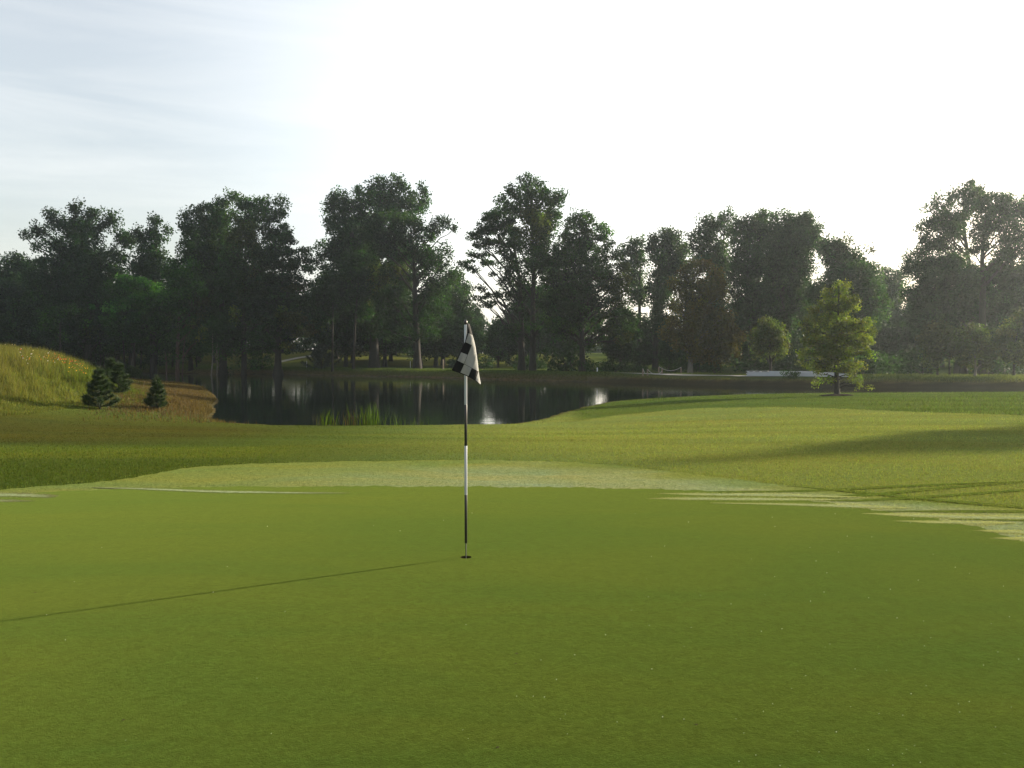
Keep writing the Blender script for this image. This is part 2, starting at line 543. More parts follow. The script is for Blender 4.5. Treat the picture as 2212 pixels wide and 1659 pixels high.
# ------------------------------------------------------------------ pond
def water_mat():
    m, nt, p, out = new_mat("pond_water")
    p.inputs["Base Color"].default_value = (.006, .010, .008, 1)
    p.inputs["Roughness"].default_value = .045
    p.inputs["IOR"].default_value = 1.33
    p.inputs["Specular IOR Level"].default_value = .5
    geo = N(nt, "ShaderNodeNewGeometry")
    n1 = N(nt, "ShaderNodeTexNoise", Scale=2.2, Detail=4.0, Roughness=.55)
    n2 = N(nt, "ShaderNodeTexNoise", Scale=.35, Detail=3.0)
    mp = N(nt, "ShaderNodeMapping"); mp.inputs["Scale"].default_value = (1.0, .8, 1)
    nt.links.new(geo.outputs["Position"], mp.inputs[0])
    nt.links.new(mp.outputs[0], n1.inputs["Vector"]); nt.links.new(mp.outputs[0], n2.inputs["Vector"])
    ad = N(nt, "ShaderNodeMath", operation="MULTIPLY_ADD"); ad.inputs[1].default_value = 2.2
    nt.links.new(n2.outputs["Fac"], ad.inputs[0]); nt.links.new(n1.outputs["Fac"], ad.inputs[2])
    bp = N(nt, "ShaderNodeBump", Strength=.30, Distance=.012)
    nt.links.new(ad.outputs[0], bp.inputs["Height"]); nt.links.new(bp.outputs[0], p.inputs["Normal"])
    return m


wv = [(-120, 24, WATER), (120, 24, WATER), (120, 160, WATER), (-120, 160, WATER)]
# the sheet follows the pond outline a little under the banks
c = POND.mean(0)
WP = POND.copy()
bm_v = np.c_[WP + (WP - c) / np.linalg.norm(WP - c, axis=1)[:, None] * .9, np.full(len(WP), WATER)]
me = bpy.data.meshes.new("pond_water")
me.from_pydata([tuple(p) for p in bm_v], [], [tuple(range(len(bm_v)))])
me.update()
import bmesh
bm = bmesh.new(); bm.from_mesh(me)
bmesh.ops.triangulate(bm, faces=bm.faces[:]); bm.to_mesh(me); bm.free()
me.materials.append(water_mat())
pond = bpy.data.objects.new("pond_water", me); col.objects.link(pond)
tag(pond, kind="structure")

# ------------------------------------------------------------------ grass blades (stuff)
def blades(name, P, h, w, cols, mat=M_grass, lean=.45, kind="stuff", parent=None):
    n = len(P)
    a = rng.uniform(0, 2 * np.pi, n)
    d = np.stack([np.cos(a), np.sin(a), np.zeros(n)], 1)
    la = rng.uniform(0, 2 * np.pi, n); lm = h * lean * rng.uniform(.1, 1, n)
    tip = P + np.stack([np.cos(la) * lm, np.sin(la) * lm, h], 1)
    b = P - np.array([0, 0, .01])
    V = np.stack([b - d * w[:, None] / 2, b + d * w[:, None] / 2, tip], 1).reshape(-1, 3)
    Fc = np.arange(n * 3).reshape(-1, 3)
    C = np.repeat(cols, 3, 0)
    C[2::3] *= 1.15
    o = mesh_np(name, V, [Fc], mat, cols=C, parent=parent)
    if kind: tag(o, kind=kind)
    return o


def polar_pts(n, y0, y1, x0=-.78, x1=.78, power=1.0):
    """points denser near the viewer, as far as the ground reads as separate blades"""
    t = rng.uniform(0, 1, n)
    y = 1 / (1 / y0 + t * (1 / y1 - 1 / y0)) if power == 1 else y0 + (y1 - y0) * t
    x = y * rng.uniform(x0, x1, n)
    return x, y


def cvar(base, n, s=.18, hue=.10):
    k = rng.normal(1, s, n).clip(.45, 1.7)[:, None]
    c = np.array(base)[None] * k * (1 + rng.normal(0, hue, (n, 3)))
    return c.clip(.003, .9)


def in_fringe(x, y, m=0.0):
    return poly_sdf(x, y, FOUT) < m


# fairway and rough beyond the fringe
x, y = polar_pts(330000, 9.0, 62)
z = gz(x, y); d = poly_sdf(x, y, POND); hl = hill(x, y)
ok = (~in_fringe(x, y, .03)) & (d > .15) & (~far_side(x, y)) & (hl < .7)
x, y, z, d, hl = x[ok], y[ok], z[ok], d[ok], hl[ok]
zc = zone_cols(x, y)
n = len(x)
longer = np.clip(S(-2.5, -5.5, x + (y - 14) * .55) * S(19, 16.5, y) * .6 + S(2.0, .5, d) * .8
                 + beyond_line(x, y), 0, 1)
hh = (.012 + .0006 * y) * rng.uniform(.6, 1.4, n) * (1 + 1.5 * longer * S(11, 15, d)) * (.65 + .35 * S(-3, 2, x))
stripe = 1 + (.19 * np.sin(y * 1.55 + .22 * x + 2 * np.sin(x * .12)) + .07 * np.sin(y * 4.3 - .3 * x)) * S(15, 18, y)
cc = (zc * 1.0) * stripe[:, None] * rng.normal(1, .2, n).clip(.5, 1.6)[:, None] * (1 + rng.normal(0, .08, (n, 3)))
blades("rough_grass", np.stack([x, y, z], 1), hh, .0011 * y * rng.uniform(.6, 1.2, n) + .003, cc.clip(.004, .6))

# dewy blades on the fringe, missing where mower wheels pressed it
x, y = polar_pts(150000, 7.0, 15.5, -.95, .95)
ok = in_fringe(x, y, .25) & (poly_sdf(x, y, GOUT) > .03)
x, y = x[ok], y[ok]
trk_px = []
keep = np.ones(len(x), bool)
for pts in trk:
    P = np.array(pts)
    s = np.linspace(0, len(P) - 1, 40)
    g = np.array([flat_at(*uv) for uv in zip(np.interp(s, np.arange(len(P)), P[:, 0]), np.interp(s, np.arange(len(P)), P[:, 1]))])
    wd = np.interp(s, np.arange(len(P)), P[:, 2]) / F * g[:, 1] ** 2 / H
    for (a, b), ww in zip(g, wd):
        keep &= ~((np.abs(x - a) < .12) & (np.abs(y - b) < ww))
x, y = x[keep], y[keep]
n = len(x)
patch = np.clip(.5 + .5 * np.sin(x * 2.1 + 2 * np.sin(y * 2.3)) * np.sin(y * 5.3 + x) + .4 * np.sin(x * .9 + y * 11) + rng.normal(0, .2, n), 0, 1.3)
fc = fringe_col(x, y) * 1.15 * (1 - .40 * patch[:, None] * np.array([1, .85, 1.1])[None]) * rng.normal(1, .2, n).clip(.5, 1.6)[:, None]
blades("fringe_grass", np.stack([x, y, np.full(n, .006)], 1), rng.uniform(.008, .022, n), rng.uniform(.004, .012, n), fc)

# beads of dew left standing in streaks on the mown turf
q = []
for pts in dew:
    P = np.array(pts)
    m = 15000
    s = rng.uniform(0, len(P) - 1, m); k = np.arange(len(P))
    u = np.interp(s, k, P[:, 0]) + rng.normal(0, 3, m); v = np.interp(s, k, P[:, 1]) + np.interp(s, k, P[:, 2]) * rng.normal(0, .62, m)
    v = v[rng.uniform(0, 1, m) < 1.1]; u = u[:len(v)]
    for uu, vv in zip(u, v):
        q.append(flat_at(uu, vv, .0125))
q = np.array(q); n = len(q)
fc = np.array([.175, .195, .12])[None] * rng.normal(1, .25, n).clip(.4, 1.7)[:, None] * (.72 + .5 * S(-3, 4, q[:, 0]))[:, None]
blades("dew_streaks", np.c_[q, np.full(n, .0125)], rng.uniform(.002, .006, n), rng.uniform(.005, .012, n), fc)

# tall meadow grass on the left hill
x, y = polar_pts(330000, 19, 75, -.95, -.2)
hl = hill(x, y); d = poly_sdf(x, y, POND)
edge = .42 + .12 * wob(x * 1.5, y * 1.5)
ok = (hl > edge) & (d > 1) & (~far_side(x, y))
x, y, hl = x[ok], y[ok], hl[ok]
n = len(x)
clump = .5 + .5 * wob(x * 1.9 + 3, y * 2.3) + .25 * np.sin(x * 5 + y * 4)
hh = (.20 + .50 * np.clip(clump, 0, 1)) * rng.uniform(.5, 1.3, n) * S(.1, 1.5, hl).clip(.2, 1)
mix = np.clip(.45 + .5 * wob(x * .9 + 5, y * .8) + .45 * S(1.2, 2.2, hl) + rng.normal(0, .3, n), 0, 1)[:, None]
mc = np.array([.058, .092, .013])[None] * (1 - mix) + np.array([.098, .094, .028])[None] * mix
mc *= (rng.normal(1, .25, n).clip(.45, 1.7) * (.72 + .45 * np.clip(.5 + .5 * wob(x * 1.3 + 9, y * 1.7) + .3 * np.sin(x * 3.1 - y * 2.2), 0, 1)))[:, None]
blades("meadow_grass", np.stack([x, y, gz(x, y)], 1), hh, rng.uniform(.006, .02, n) + .0003 * y, mc, lean=.55)

# dry grass on the low spit, and tufts round the pines
x, y = polar_pts(190000, 25, 84, -.75, -.24)
hl = hill(x, y); d = poly_sdf(x, y, POND)
ok = (hl < .9) & (d > .1) & (~far_side(x, y)) & (rng.uniform(0, 1, len(x)) < S(-.54, -.45, x / y) * S(28.5, 41, y + 2.2 * wob(x * 2.2, y * 2.2)) * S(-8.0, -12, x + 1.2 * wob(x * 1.7 + 2, y * 2)))
x, y, d = x[ok], y[ok], d[ok]
n = len(x)
gm = np.clip(S(.0, 1.2, wob(x * 1.1, y * .9) + .3 * rng.standard_normal(n)) * .5 + S(1.2, .2, d) * .2, 0, 1)[:, None]
dc = np.array([.064, .047, .024])[None] * (1 - gm) + np.array([.055, .058, .013])[None] * gm
dc *= rng.normal(1, .2, n).clip(.5, 1.6)[:, None]
blades("dry_grass", np.stack([x, y, gz(x, y)], 1), rng.uniform(.05, .16, n), rng.uniform(.01, .03, n) + .0004 * y, dc)

# grass of the far bank
x = rng.uniform(-95, 75, 160000)
y = np.interp(x, FX, FY) + rng.gamma(1.3, 4.0, len(x))
d = poly_sdf(x, y, POND)
PATHS = ([(11.5, 90.6), (14, 86.8), (18, 81.6), (22, 78.0), (27, 75.6), (31, 74.4)], [tuple(ground_at(u_, v_)[:2]) for u_, v_ in ((279, 362.3), (288, 360.2), (299, 358.0), (312, 356.2))])
ok = (d > np.where(x > 8, 1.3, .1)) & far_side(x, y) & (np.abs(x) < .8 * y)
for pp in PATHS:
    pp = np.array(pp); t_ = np.linspace(0, len(pp) - 1, 60)
    qx, qy = np.interp(t_, np.arange(len(pp)), pp[:, 0]), np.interp(t_, np.arange(len(pp)), pp[:, 1])
    for a_, b_ in zip(qx, qy):
        ok &= ~((x - a_) ** 2 + (y - b_ + .8) ** 2 < 2.2)
x, y, d = x[ok], y[ok], d[ok]
n = len(x)
dm = S(2.6, 1.0, d)[:, None] * (.55 + .45 * np.clip(wob(x * .35, y * .2), -1, 1))[:, None]
rx = S(2, 30, x)[:, None]
bc = np.array([.046, .072, .018])[None] * (1 - dm) + np.array([.075, .062, .036])[None] * dm
bc = bc * (1 + .35 * rx * np.array([1.3, .8, .7])[None]) * rng.normal(1, .25, n).clip(.4, 1.8)[:, None]
blades("bank_grass", np.stack([x, y, gz(x, y)], 1), rng.uniform(.06, .26, n) * (.6 + .4 * S(1, 4, d)), rng.uniform(.04, .10, n), bc)

# wild flowers among the meadow grass
def flowers(n, upx, cols_, sz):
    P = []
    for _ in range(n):
        u, v = upx()
        g = ground_at(u, v)
        if hill(g[0], g[1]) > .3 and g[1] < 70:
            P.append(g)
    P = np.array(P); n = len(P)
    c0 = P + np.c_[np.zeros((n, 2)), rng.uniform(.40, .68, n)]
    k = 6; a = np.arange(k) / k * 2 * np.pi
    t = rng.normal(0, .5, (n, 3)) + np.array([.2, -.7, .6]); t /= np.linalg.norm(t, axis=1)[:, None]
    e1 = np.cross(t, np.array([0, 0, 1.0])); e1 /= np.linalg.norm(e1, axis=1)[:, None]; e2 = np.cross(t, e1)
    r = rng.uniform(.6, 1.1, n)[:, None, None] * sz
    ring = c0[:, None] + r * (np.cos(a)[None, :, None] * e1[:, None] + np.sin(a)[None, :, None] * e2[:, None])
    V = np.concatenate([ring, (c0 - .2 * sz * t)[:, None]], 1).reshape(-1, 3)
    b = np.arange(n)[:, None] * (k + 1)
    Fc = np.concatenate([np.stack([b[:, 0] + q, b[:, 0] + (q + 1) % k, b[:, 0] + k], 1) for q in range(k)])
    C = np.array(cols_)[rng.integers(0, len(cols_), n)] * rng.uniform(.7, 1.2, n)[:, None]
    return V, Fc, np.repeat(C, k + 1, 0)


def band(u0, v0, u1, v1, sv):
    def f():
        t = rng.uniform(0, 1)
        return u0 + (u1 - u0) * t, v0 + (v1 - v0) * t + rng.normal(0, sv)
    return f


fl = [flowers(80, band(54, 366.5, 84, 376.5, 2.6), [(.42, .07, .015), (.45, .15, .02), (.28, .035, .02), (.30, .20, .06)], .034),
      flowers(45, band(20, 365, 60, 370, 3.5), [(.60, .30, .03), (.55, .12, .03), (.6, .55, .5)], .026),
      flowers(25, band(60, 372, 88, 381, 2.5), [(.65, .35, .02)], .028),
      flowers(25, band(2, 352, 60, 362, 4), [(.6, .5, .5), (.55, .45, .2)], .024)]
V, Fc, C, o = [], [], [], 0
for a, b, c_ in fl:
    V.append(a); Fc.append(b + o); C.append(c_); o += len(a)
tag(mesh_np("wildflowers", np.concatenate(V), [np.concatenate(Fc)], M_petal, cols=np.concatenate(C)), kind="stuff")

# ------------------------------------------------------------------ trees
ZOOM = {1: (60, 680, 2.592), 2: (600, 640, 2.37), 3: (1080, 600, 2.2417), 4: (1620, 600, 2.2424), 5: (2200, 700, 2.5136), 6: (2700, 640, 2.1825), 8: (2800, 980, 3.771)}


def zpx(k, x, y):
    o = ZOOM[k]
    return (o[0] + x / o[2]) / 3.5625, (o[1] + y / o[2]) / 3.5625


def bez(p0, p1, p2, n=7):
    t = np.linspace(0, 1, n)[:, None]
    return (1 - t) ** 2 * p0 + 2 * t * (1 - t) * p1 + t * t * p2


def leaf_cloud(centres, sig, per, size, cc, flat=.75, droop=0.0, tw=.62):
    """leaf cards round twig ends: verts, quads, colours"""
    m = len(centres); n = m * per
    ctr = np.repeat(centres, per, 0)
    off = rng.normal(0, 1, (n, 3))
    rr_ = np.linalg.norm(off, axis=1)[:, None]
    off = off * np.minimum(1, 1.9 / rr_) * np.repeat(sig, per)[:, None]
    off[:, 2] *= flat
    P = ctr + off
    if droop:
        P[:, 2] -= droop * np.abs(rng.normal(0, 1, n))
    a = rng.normal(0, 1, (n, 3)) + np.array([0, 0, -.25]); a /= np.linalg.norm(a, axis=1)[:, None]
    r_ = rng.normal(0, 1, (n, 3)); b = np.cross(a, r_); b /= np.linalg.norm(b, axis=1)[:, None]
    L = size * rng.uniform(.6, 1.3, n)[:, None]; W = L * tw
    V = np.stack([P - a * L * .5, P + b * W * .5, P + a * L * .5, P - b * W * .5], 1).reshape(-1, 3)
    C = np.repeat(cc, per, 0) * rng.normal(1, .14, n).clip(.6, 1.5)[:, None]
    return V, np.arange(n * 4).reshape(-1, 4), np.repeat(C, 4, 0)


DENS = 1.9
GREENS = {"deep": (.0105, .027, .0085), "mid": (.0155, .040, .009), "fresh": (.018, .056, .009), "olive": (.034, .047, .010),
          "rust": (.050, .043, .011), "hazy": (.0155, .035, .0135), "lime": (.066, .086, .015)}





def tree_geo(lobes, base, top_r, dens, sig, per, leaf, hue, trunk_path=None, base_r=.3, flat=.75, droop=0, limbs=True, flare=1.35, att_k=.85, fill=.6):
    """lobes: (cx,cy,cz,rx,ry,rz,colour,density) in metres relative to base"""
    tb = MB()
    hmax = max(l[2] + l[5] * .4 for l in lobes)
    if trunk_path is None:
        topl = max(lobes, key=lambda l: l[2])
        tx, ty = topl[0] * .7, topl[1] * .7
        zs = np.linspace(0, 1, 12)
        ph = rng.uniform(0, 6, 2)
        trunk_path = np.stack([tx * zs ** 1.6 + .25 * base_r * np.sin(zs * 5 + ph[0]), ty * zs ** 1.6 + .25 * base_r * np.sin(zs * 4 + ph[1]), hmax * .93 * zs], 1)
        trunk_path[:, :2] -= trunk_path[0, :2]
    tz = trunk_path[:, 2]; tl = tz / tz[-1]
    rad = base_r * (1 - tl) ** .75 + top_r
    rad = rad * (1 + (flare - 1) * np.exp(-tz / (base_r * 1.8)))
    tpath = trunk_path.copy(); tpath[0, 2] -= .25
    tb.tube(tpath, rad, 9)
    cen, csig, ccol = [], [], []
    for (cx, cy, cz, rx, ry, rz, hu, dn) in lobes:
        hd = math.hypot(cx - np.interp(cz, tz, trunk_path[:, 0]), cy)
        za = np.clip(cz - hd * att_k - rz * .6, hmax * .16, hmax * .88)
        za = min(za, cz)
        p0 = np.array([np.interp(za, tz, trunk_path[:, 0]), np.interp(za, tz, trunk_path[:, 1]), za])
        p2 = np.array([cx, cy, cz]); mid = p0 * .55 + p2 * .45 + np.array([0, 0, .10 * hd])
        lb = bez(p0, mid, p2, 8)
        lb[1:-1] += rng.normal(0, .02 * (hd + .3), (6, 3))
        r0 = min(float(np.interp(za, tz, rad)) * .6, top_r * 2 + .018 * (hd + rz) + .012 * math.sqrt(rx * rz) * 2)
        if limbs:
            tb.tube(lb, np.linspace(r0, max(top_r * .5, r0 * .25), 8), 5, cap=False)
        area = math.pi * rx * rz
        m = max(2, int(round(DENS * dens * dn * area / (2.4 * sig * sig))))
        q = rng.normal(0, 1, (m, 3)); q /= np.linalg.norm(q, axis=1)[:, None]
        q *= rng.uniform(.08, 1, m)[:, None] ** .45
        cc_ = np.array([cx, cy, cz]) + q * np.array([rx, ry, rz]) * 1.02
        nf = int(m * fill * .6)
        if nf > 1:
            k3 = rng.integers(3, 7, nf)
            q3 = rng.normal(0, .5, (nf, 3)) * np.array([rx, ry, rz * 1.2])
            cc_ = np.vstack([cc_, lb[k3] + q3]); m = len(cc_)
        cen.append(cc_); csig.append(sig * rng.uniform(.6, 1.2, m))
        b = np.array(GREENS[hu]) * np.exp(rng.normal(0, .28, m))[:, None] * (1 + rng.normal(0, .10, (m, 3)))
        b = b * np.exp(rng.normal(0, .24))
        ccol.append(b)
        if limbs:
            for c1 in cc_[: max(3, m // 2)]:
                s0 = lb[rng.integers(3, 8)]
                md = (s0 + c1) / 2 + rng.normal(0, .06, 3) * np.linalg.norm(c1 - s0)
                tb.tube(bez(s0, md, c1, 4), np.linspace(max(top_r * .45, r0 * .22), top_r * .2, 4), 3, cap=False)
    V, Fq, C = leaf_cloud(np.concatenate(cen), np.concatenate(csig), per, leaf, np.concatenate(ccol).clip(.006, .5), flat, droop)
    return tb, V, Fq, C


def make_tree(name, label, zk, base, lobes, y, hue, base_r, dens=1.0, group=None, bark=None, cat="tree", per=46, deep=.8, sigk=.0037, leafk=.0028,
              flat=1.1, droop=0, flare=1.35, gzbase=True, attk=.85, path=None, fill=.6, skirt=0):
    """lobes traced as ellipses in a zoom of the photograph; each gets its own depth"""
    bu, bv = zpx(zk, *base)
    x0 = (bu - CX) / F * y
    z0 = gz1(x0, y)
    L = []
    mpp = y / F / cp
    for l in lobes:
        k, q = zk, l
        if isinstance(l[-1], str) and l[-1].startswith("@"):
            k, q = int(l[-1][1:]), l[:-1]
        px, pz, rx, rz = q[:4]
        hu = q[4] if len(q) > 4 and q[4] else hue
        dn = q[5] if len(q) > 5 else 1.0
        u, v = zpx(k, px, pz); s = ZOOM[k][2] * 3.5625
        dy = rng.uniform(-1, 1) * deep * rx / s * mpp * 1.2
        p = at(u, v, y)
        rxm, rzm = 1.10 * rx / s * mpp, 1.08 * rz / s * mpp
        rym = deep * rxm + .2 * rzm
        L.append((p[0] - x0, dy, p[2] - z0, rxm, rym, rzm, hu, dn))
    if skirt:
        hh_ = max(l[2] + l[5] for l in L); xa = min(l[0] - l[3] for l in L); xb = max(l[0] + l[3] for l in L)
        W_ = (xb - xa) / 2; xm = (xa + xb) / 2
        for zf in np.linspace(.24, .66, 6):
            for sd in (-1, 1):
                L.append((xm * zf + sd * W_ * rng.uniform(.15, .62), rng.uniform(-.4, .4) * W_, hh_ * (zf + rng.normal(0, .02)), .42 * W_, .42 * W_, .075 * hh_, hue if rng.uniform() < .6 else "deep", skirt * rng.uniform(.5, 1)))
    sig, leaf = sigk * y, leafk * y
    tp = None
    if path:
        pts = []
        for (px, pz) in path:
            p = at(*zpx(zk, px, pz), y)
            pts.append((p[0] - x0, 0, p[2] - z0))
        pts[0] = (0, 0, 0)
        P = np.array(pts); zs = np.linspace(0, P[-1, 2], 14)
        tp = np.stack([np.interp(zs, P[:, 2], P[:, 0]), .1 * np.sin(zs * .5), zs], 1); tp[0] = 0
    tb, V, Fq, C = tree_geo(L, None, .00022 * y, dens, sig, per, leaf, hue, tp, base_r, flat, droop, flare=flare, att_k=attk, fill=fill)
    root = empty(name, (x0, y, z0))
    tag(root, label, cat, group)
    tb.build("trunk", bark or M_bark, root)
    mesh_np("crown", V, [Fq], M_leaf, root, C)
    return root


MAIN = "tall trees along the far bank"

make_tree("spreading_tree", "dark ragged tree with a long arm reaching left, behind the flowery hill", 1, (660, 1605),
          [(560, 160, 55, 60), (660, 220, 65, 70), (330, 230, 65, 38), (380, 290, 75, 50), (90, 392, 65, 20), (40, 400, 30, 14), (230, 360, 75, 52), (180, 530, 55, 26), (310, 480, 95, 48),
           (560, 330, 130, 75), (640, 450, 140, 75), (800, 210, 25, 28), (900, 260, 55, 60), (840, 330, 65, 50), (960, 430, 95, 65), (1040, 480, 45, 65),
           (450, 540, 95, 55), (600, 600, 150, 80), (270, 670, 65, 26), (380, 700, 110, 55), (900, 600, 80, 50), (600, 760, 200, 90), (450, 880, 200, 100), (700, 900, 180, 110),
           (880, 760, 100, 60), (500, 1050, 200, 90), (680, 1290, 70, 45, "olive", .7)],
          138, "deep", .62, .95, skirt=.8, path=[(660, 1605), (645, 1000), (610, 650), (580, 300)])
make_tree("narrow_tree", "narrow dark tree with a forked top between the spreading tree and the broad round crown", 1, (1270, 1600),
          [(1290, 280, 65, 38), (1390, 350, 36, 38), (1110, 370, 36, 22), (1170, 420, 65, 45), (1260, 420, 80, 55), (1350, 450, 45, 28), (1210, 510, 95, 55), (1405, 560, 45, 12, "", .6),
           (1350, 600, 45, 12, "", .6), (1180, 610, 105, 65), (1270, 600, 70, 60), (1150, 720, 150, 70), (1260, 740, 90, 60)], 136, "deep", .4, .95, skirt=.8)
make_tree("leafy_tree", "bright green low tree in front of the dark trunks, left of the pond", 1, (1080, 1612),
          [(1080, 840, 135, 45), (980, 900, 100, 75), (1160, 950, 190, 110), (1050, 1080, 190, 120), (1200, 1180, 170, 110), (950, 1200, 110, 90), (1330, 1060, 90, 120), (1080, 1300, 160, 80)],
          129, "fresh", .25, 1.0, flat=.7)
make_tree("leafy_tree", "fresh green tree whose yellowish tail of leaves hangs by pale slim trunks", 2, (75, 1590),
          [(90, 690, 85, 45), (200, 700, 75, 45), (60, 800, 115, 75), (180, 830, 105, 85), (100, 930, 115, 85), (230, 950, 75, 75), (250, 1060, 85, 75, "olive"), (290, 1180, 38, 55, "lime"),
           (300, 1320, 18, 65, "lime", .8), (120, 1080, 100, 85), (180, 1180, 70, 55)], 128, "fresh", .3, 1.0, bark=M_barkred)
make_tree("broad_tree", "left half of the broad round crown, on a thick dark trunk", 2, (460, 1590),
          [(530, 140, 55, 42), (460, 200, 48, 48), (340, 220, 48, 38), (260, 270, 48, 48), (180, 320, 55, 48), (150, 400, 55, 48), (330, 320, 105, 65), (470, 320, 100, 75), (250, 450, 130, 75),
           (450, 480, 130, 90), (130, 590, 65, 36), (250, 580, 120, 55), (430, 620, 130, 75), (350, 760, 115, 85), (460, 930, 120, 95), (400, 1080, 100, 80)], 131, "mid", .62, 1.0, skirt=.8,
          path=[(460, 1590), (455, 1100), (430, 700), (440, 300)])
make_tree("broad_tree", "right half of the broad round crown, on a straight grey trunk", 2, (635, 1590),
          [(620, 190, 55, 45), (700, 190, 55, 42), (810, 210, 55, 55), (950, 185, 45, 38), (950, 270, 45, 45), (620, 340, 100, 75), (800, 310, 65, 55), (880, 330, 65, 45), (650, 480, 120, 95, "olive"),
           (600, 640, 110, 85), (730, 600, 36, 95, "olive"), (560, 780, 120, 85), (700, 790, 75, 65, "olive"), (600, 920, 140, 100), (590, 1130, 45, 80, "lime", .6)], 127, "mid", .42, 1.0, skirt=.8,
          path=[(635, 1590), (640, 1000), (650, 600), (680, 250)], bark=M_bark)
make_tree("oak_tree", "dark oak with level drooping boughs and a flared foot on the lawn", 2, (925, 1588),
          [(850, 440, 75, 55), (960, 430, 75, 48), (1000, 500, 65, 55), (880, 530, 85, 55), (820, 620, 75, 55), (980, 620, 95, 55), (1130, 600, 65, 28), (1150, 680, 65, 45), (1050, 720, 105, 45),
           (900, 720, 105, 55), (1200, 760, 36, 36), (860, 830, 115, 36), (1000, 860, 140, 45), (1090, 930, 95, 45, "olive", .8), (1000, 1000, 140, 36), (850, 1020, 110, 45), (1050, 1100, 140, 45),
           (1180, 1080, 85, 55), (900, 1150, 150, 55), (1050, 1180, 130, 55, "olive"), (1250, 1220, 75, 60, "olive"), (1010, 1290, 48, 55, "olive"), (1010, 1390, 38, 48, "lime"), (900, 1270, 95, 55), (1180, 1280, 95, 45, "olive")],
          126, "deep", .5, .9, skirt=.5, flare=2.0, attk=.25, flat=.6)
make_tree("cottonwood_tree", "tallest tree left of the flag, with several pointed tops and a thick double trunk", 3, (565, 1606),
          [(275, 240, 36, 65), (335, 240, 36, 55), (230, 290, 45, 55), (390, 290, 45, 48), (190, 310, 26, 36), (300, 350, 100, 65), (230, 430, 45, 55), (540, 150, 36, 52), (470, 220, 55, 55),
           (630, 130, 46, 55), (710, 100, 22, 42), (770, 105, 40, 58), (820, 160, 28, 36), (600, 240, 85, 65), (700, 220, 85, 75), (860, 210, 36, 36), (950, 175, 46, 42), (960, 270, 46, 55),
           (900, 310, 75, 55), (800, 280, 65, 48), (480, 330, 65, 55), (330, 470, 110, 65), (150, 620, 55, 34), (240, 620, 55, 45), (170, 700, 55, 26), (120, 745, 45, 26), (330, 580, 85, 55),
           (270, 690, 95, 45), (180, 790, 45, 30), (430, 430, 95, 75), (560, 420, 80, 60), (700, 340, 90, 60), (440, 640, 90, 60)], 133, "mid", .75, .92, skirt=.9,
          path=[(565, 1606), (560, 1100), (570, 700), (620, 200)])
make_tree("arching_tree", "dark tree with bare arching limbs and thin sprays of leaves on its right", 3, (912, 1606),
          [(680, 370, 105, 36), (850, 390, 75, 45), (600, 430, 85, 45), (760, 460, 120, 55), (900, 470, 95, 45), (560, 520, 95, 55), (680, 580, 120, 55), (820, 560, 95, 55), (1060, 430, 65, 36),
           (1150, 440, 36, 30), (1195, 480, 26, 22), (1050, 510, 65, 36), (1000, 570, 75, 36), (1120, 610, 28, 17), (1160, 665, 32, 22), (1000, 660, 55, 36), (1060, 720, 55, 20, "", .8), (1150, 770, 45, 17, "", .8),
           (1070, 780, 36, 13, "", .8), (750, 680, 110, 45), (620, 650, 95, 45), (900, 670, 80, 45), (980, 750, 50, 26), (1000, 850, 42, 16, "", .6)], 121, "deep", .55, .9, skirt=.55,
          path=[(912, 1606), (900, 1200), (890, 900), (880, 650), (850, 450)], fill=.25)
make_tree("slim_tree", "shaded lower tree on a thin straight trunk under the tall pointed crown", 3, (402, 1603),
          [(420, 740, 95, 55), (500, 700, 105, 55), (450, 830, 110, 55), (560, 820, 95, 75, "olive"), (600, 920, 120, 75), (430, 1000, 100, 65), (480, 1120, 75, 55), (700, 850, 65, 55, "olive"), (780, 830, 60, 45, "olive")],
          124, "deep", .17, 1.0)
make_tree("slim_tree", "shaded tree left of it on twin thin trunks beside the small spruce", 3, (235, 1605),
          [(250, 880, 105, 45), (180, 960, 110, 55), (300, 980, 110, 65), (100, 1050, 105, 55), (250, 1080, 110, 55), (150, 1150, 90, 50)], 124, "deep", .15, 1.0)
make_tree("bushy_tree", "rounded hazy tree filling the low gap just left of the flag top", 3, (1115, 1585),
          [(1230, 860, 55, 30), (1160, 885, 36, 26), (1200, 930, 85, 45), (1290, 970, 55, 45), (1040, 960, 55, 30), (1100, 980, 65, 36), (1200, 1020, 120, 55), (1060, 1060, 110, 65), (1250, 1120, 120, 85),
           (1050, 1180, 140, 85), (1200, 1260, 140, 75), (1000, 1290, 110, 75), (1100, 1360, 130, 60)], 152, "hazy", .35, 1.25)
make_tree("ash_tree", "open tree with fanned bare limbs leaning left, right of the flag", 4, (535, 1626),
          [(430, 330, 105, 55), (330, 380, 85, 55), (270, 400, 55, 45), (200, 500, 85, 45), (150, 540, 45, 36), (300, 480, 105, 60), (400, 450, 110, 60), (220, 600, 95, 42), (350, 580, 100, 50),
           (180, 690, 85, 28), (100, 760, 55, 34), (150, 800, 55, 22), (280, 740, 80, 32), (290, 850, 26, 14, "", .7), (480, 620, 80, 50), (420, 700, 70, 40), (480, 540, 75, 48),
           (220, 960, 65, 20, "", .8), (200, 1030, 55, 20, "", .8), (300, 1010, 75, 24), (270, 1090, 85, 20), (400, 1000, 55, 24), (390, 870, 55, 12, "", .6)], 104, "deep", .42, .82, flat=.6,
          path=[(535, 1626), (530, 1200), (520, 900), (470, 600), (440, 400)], attk=1.25, fill=.15)
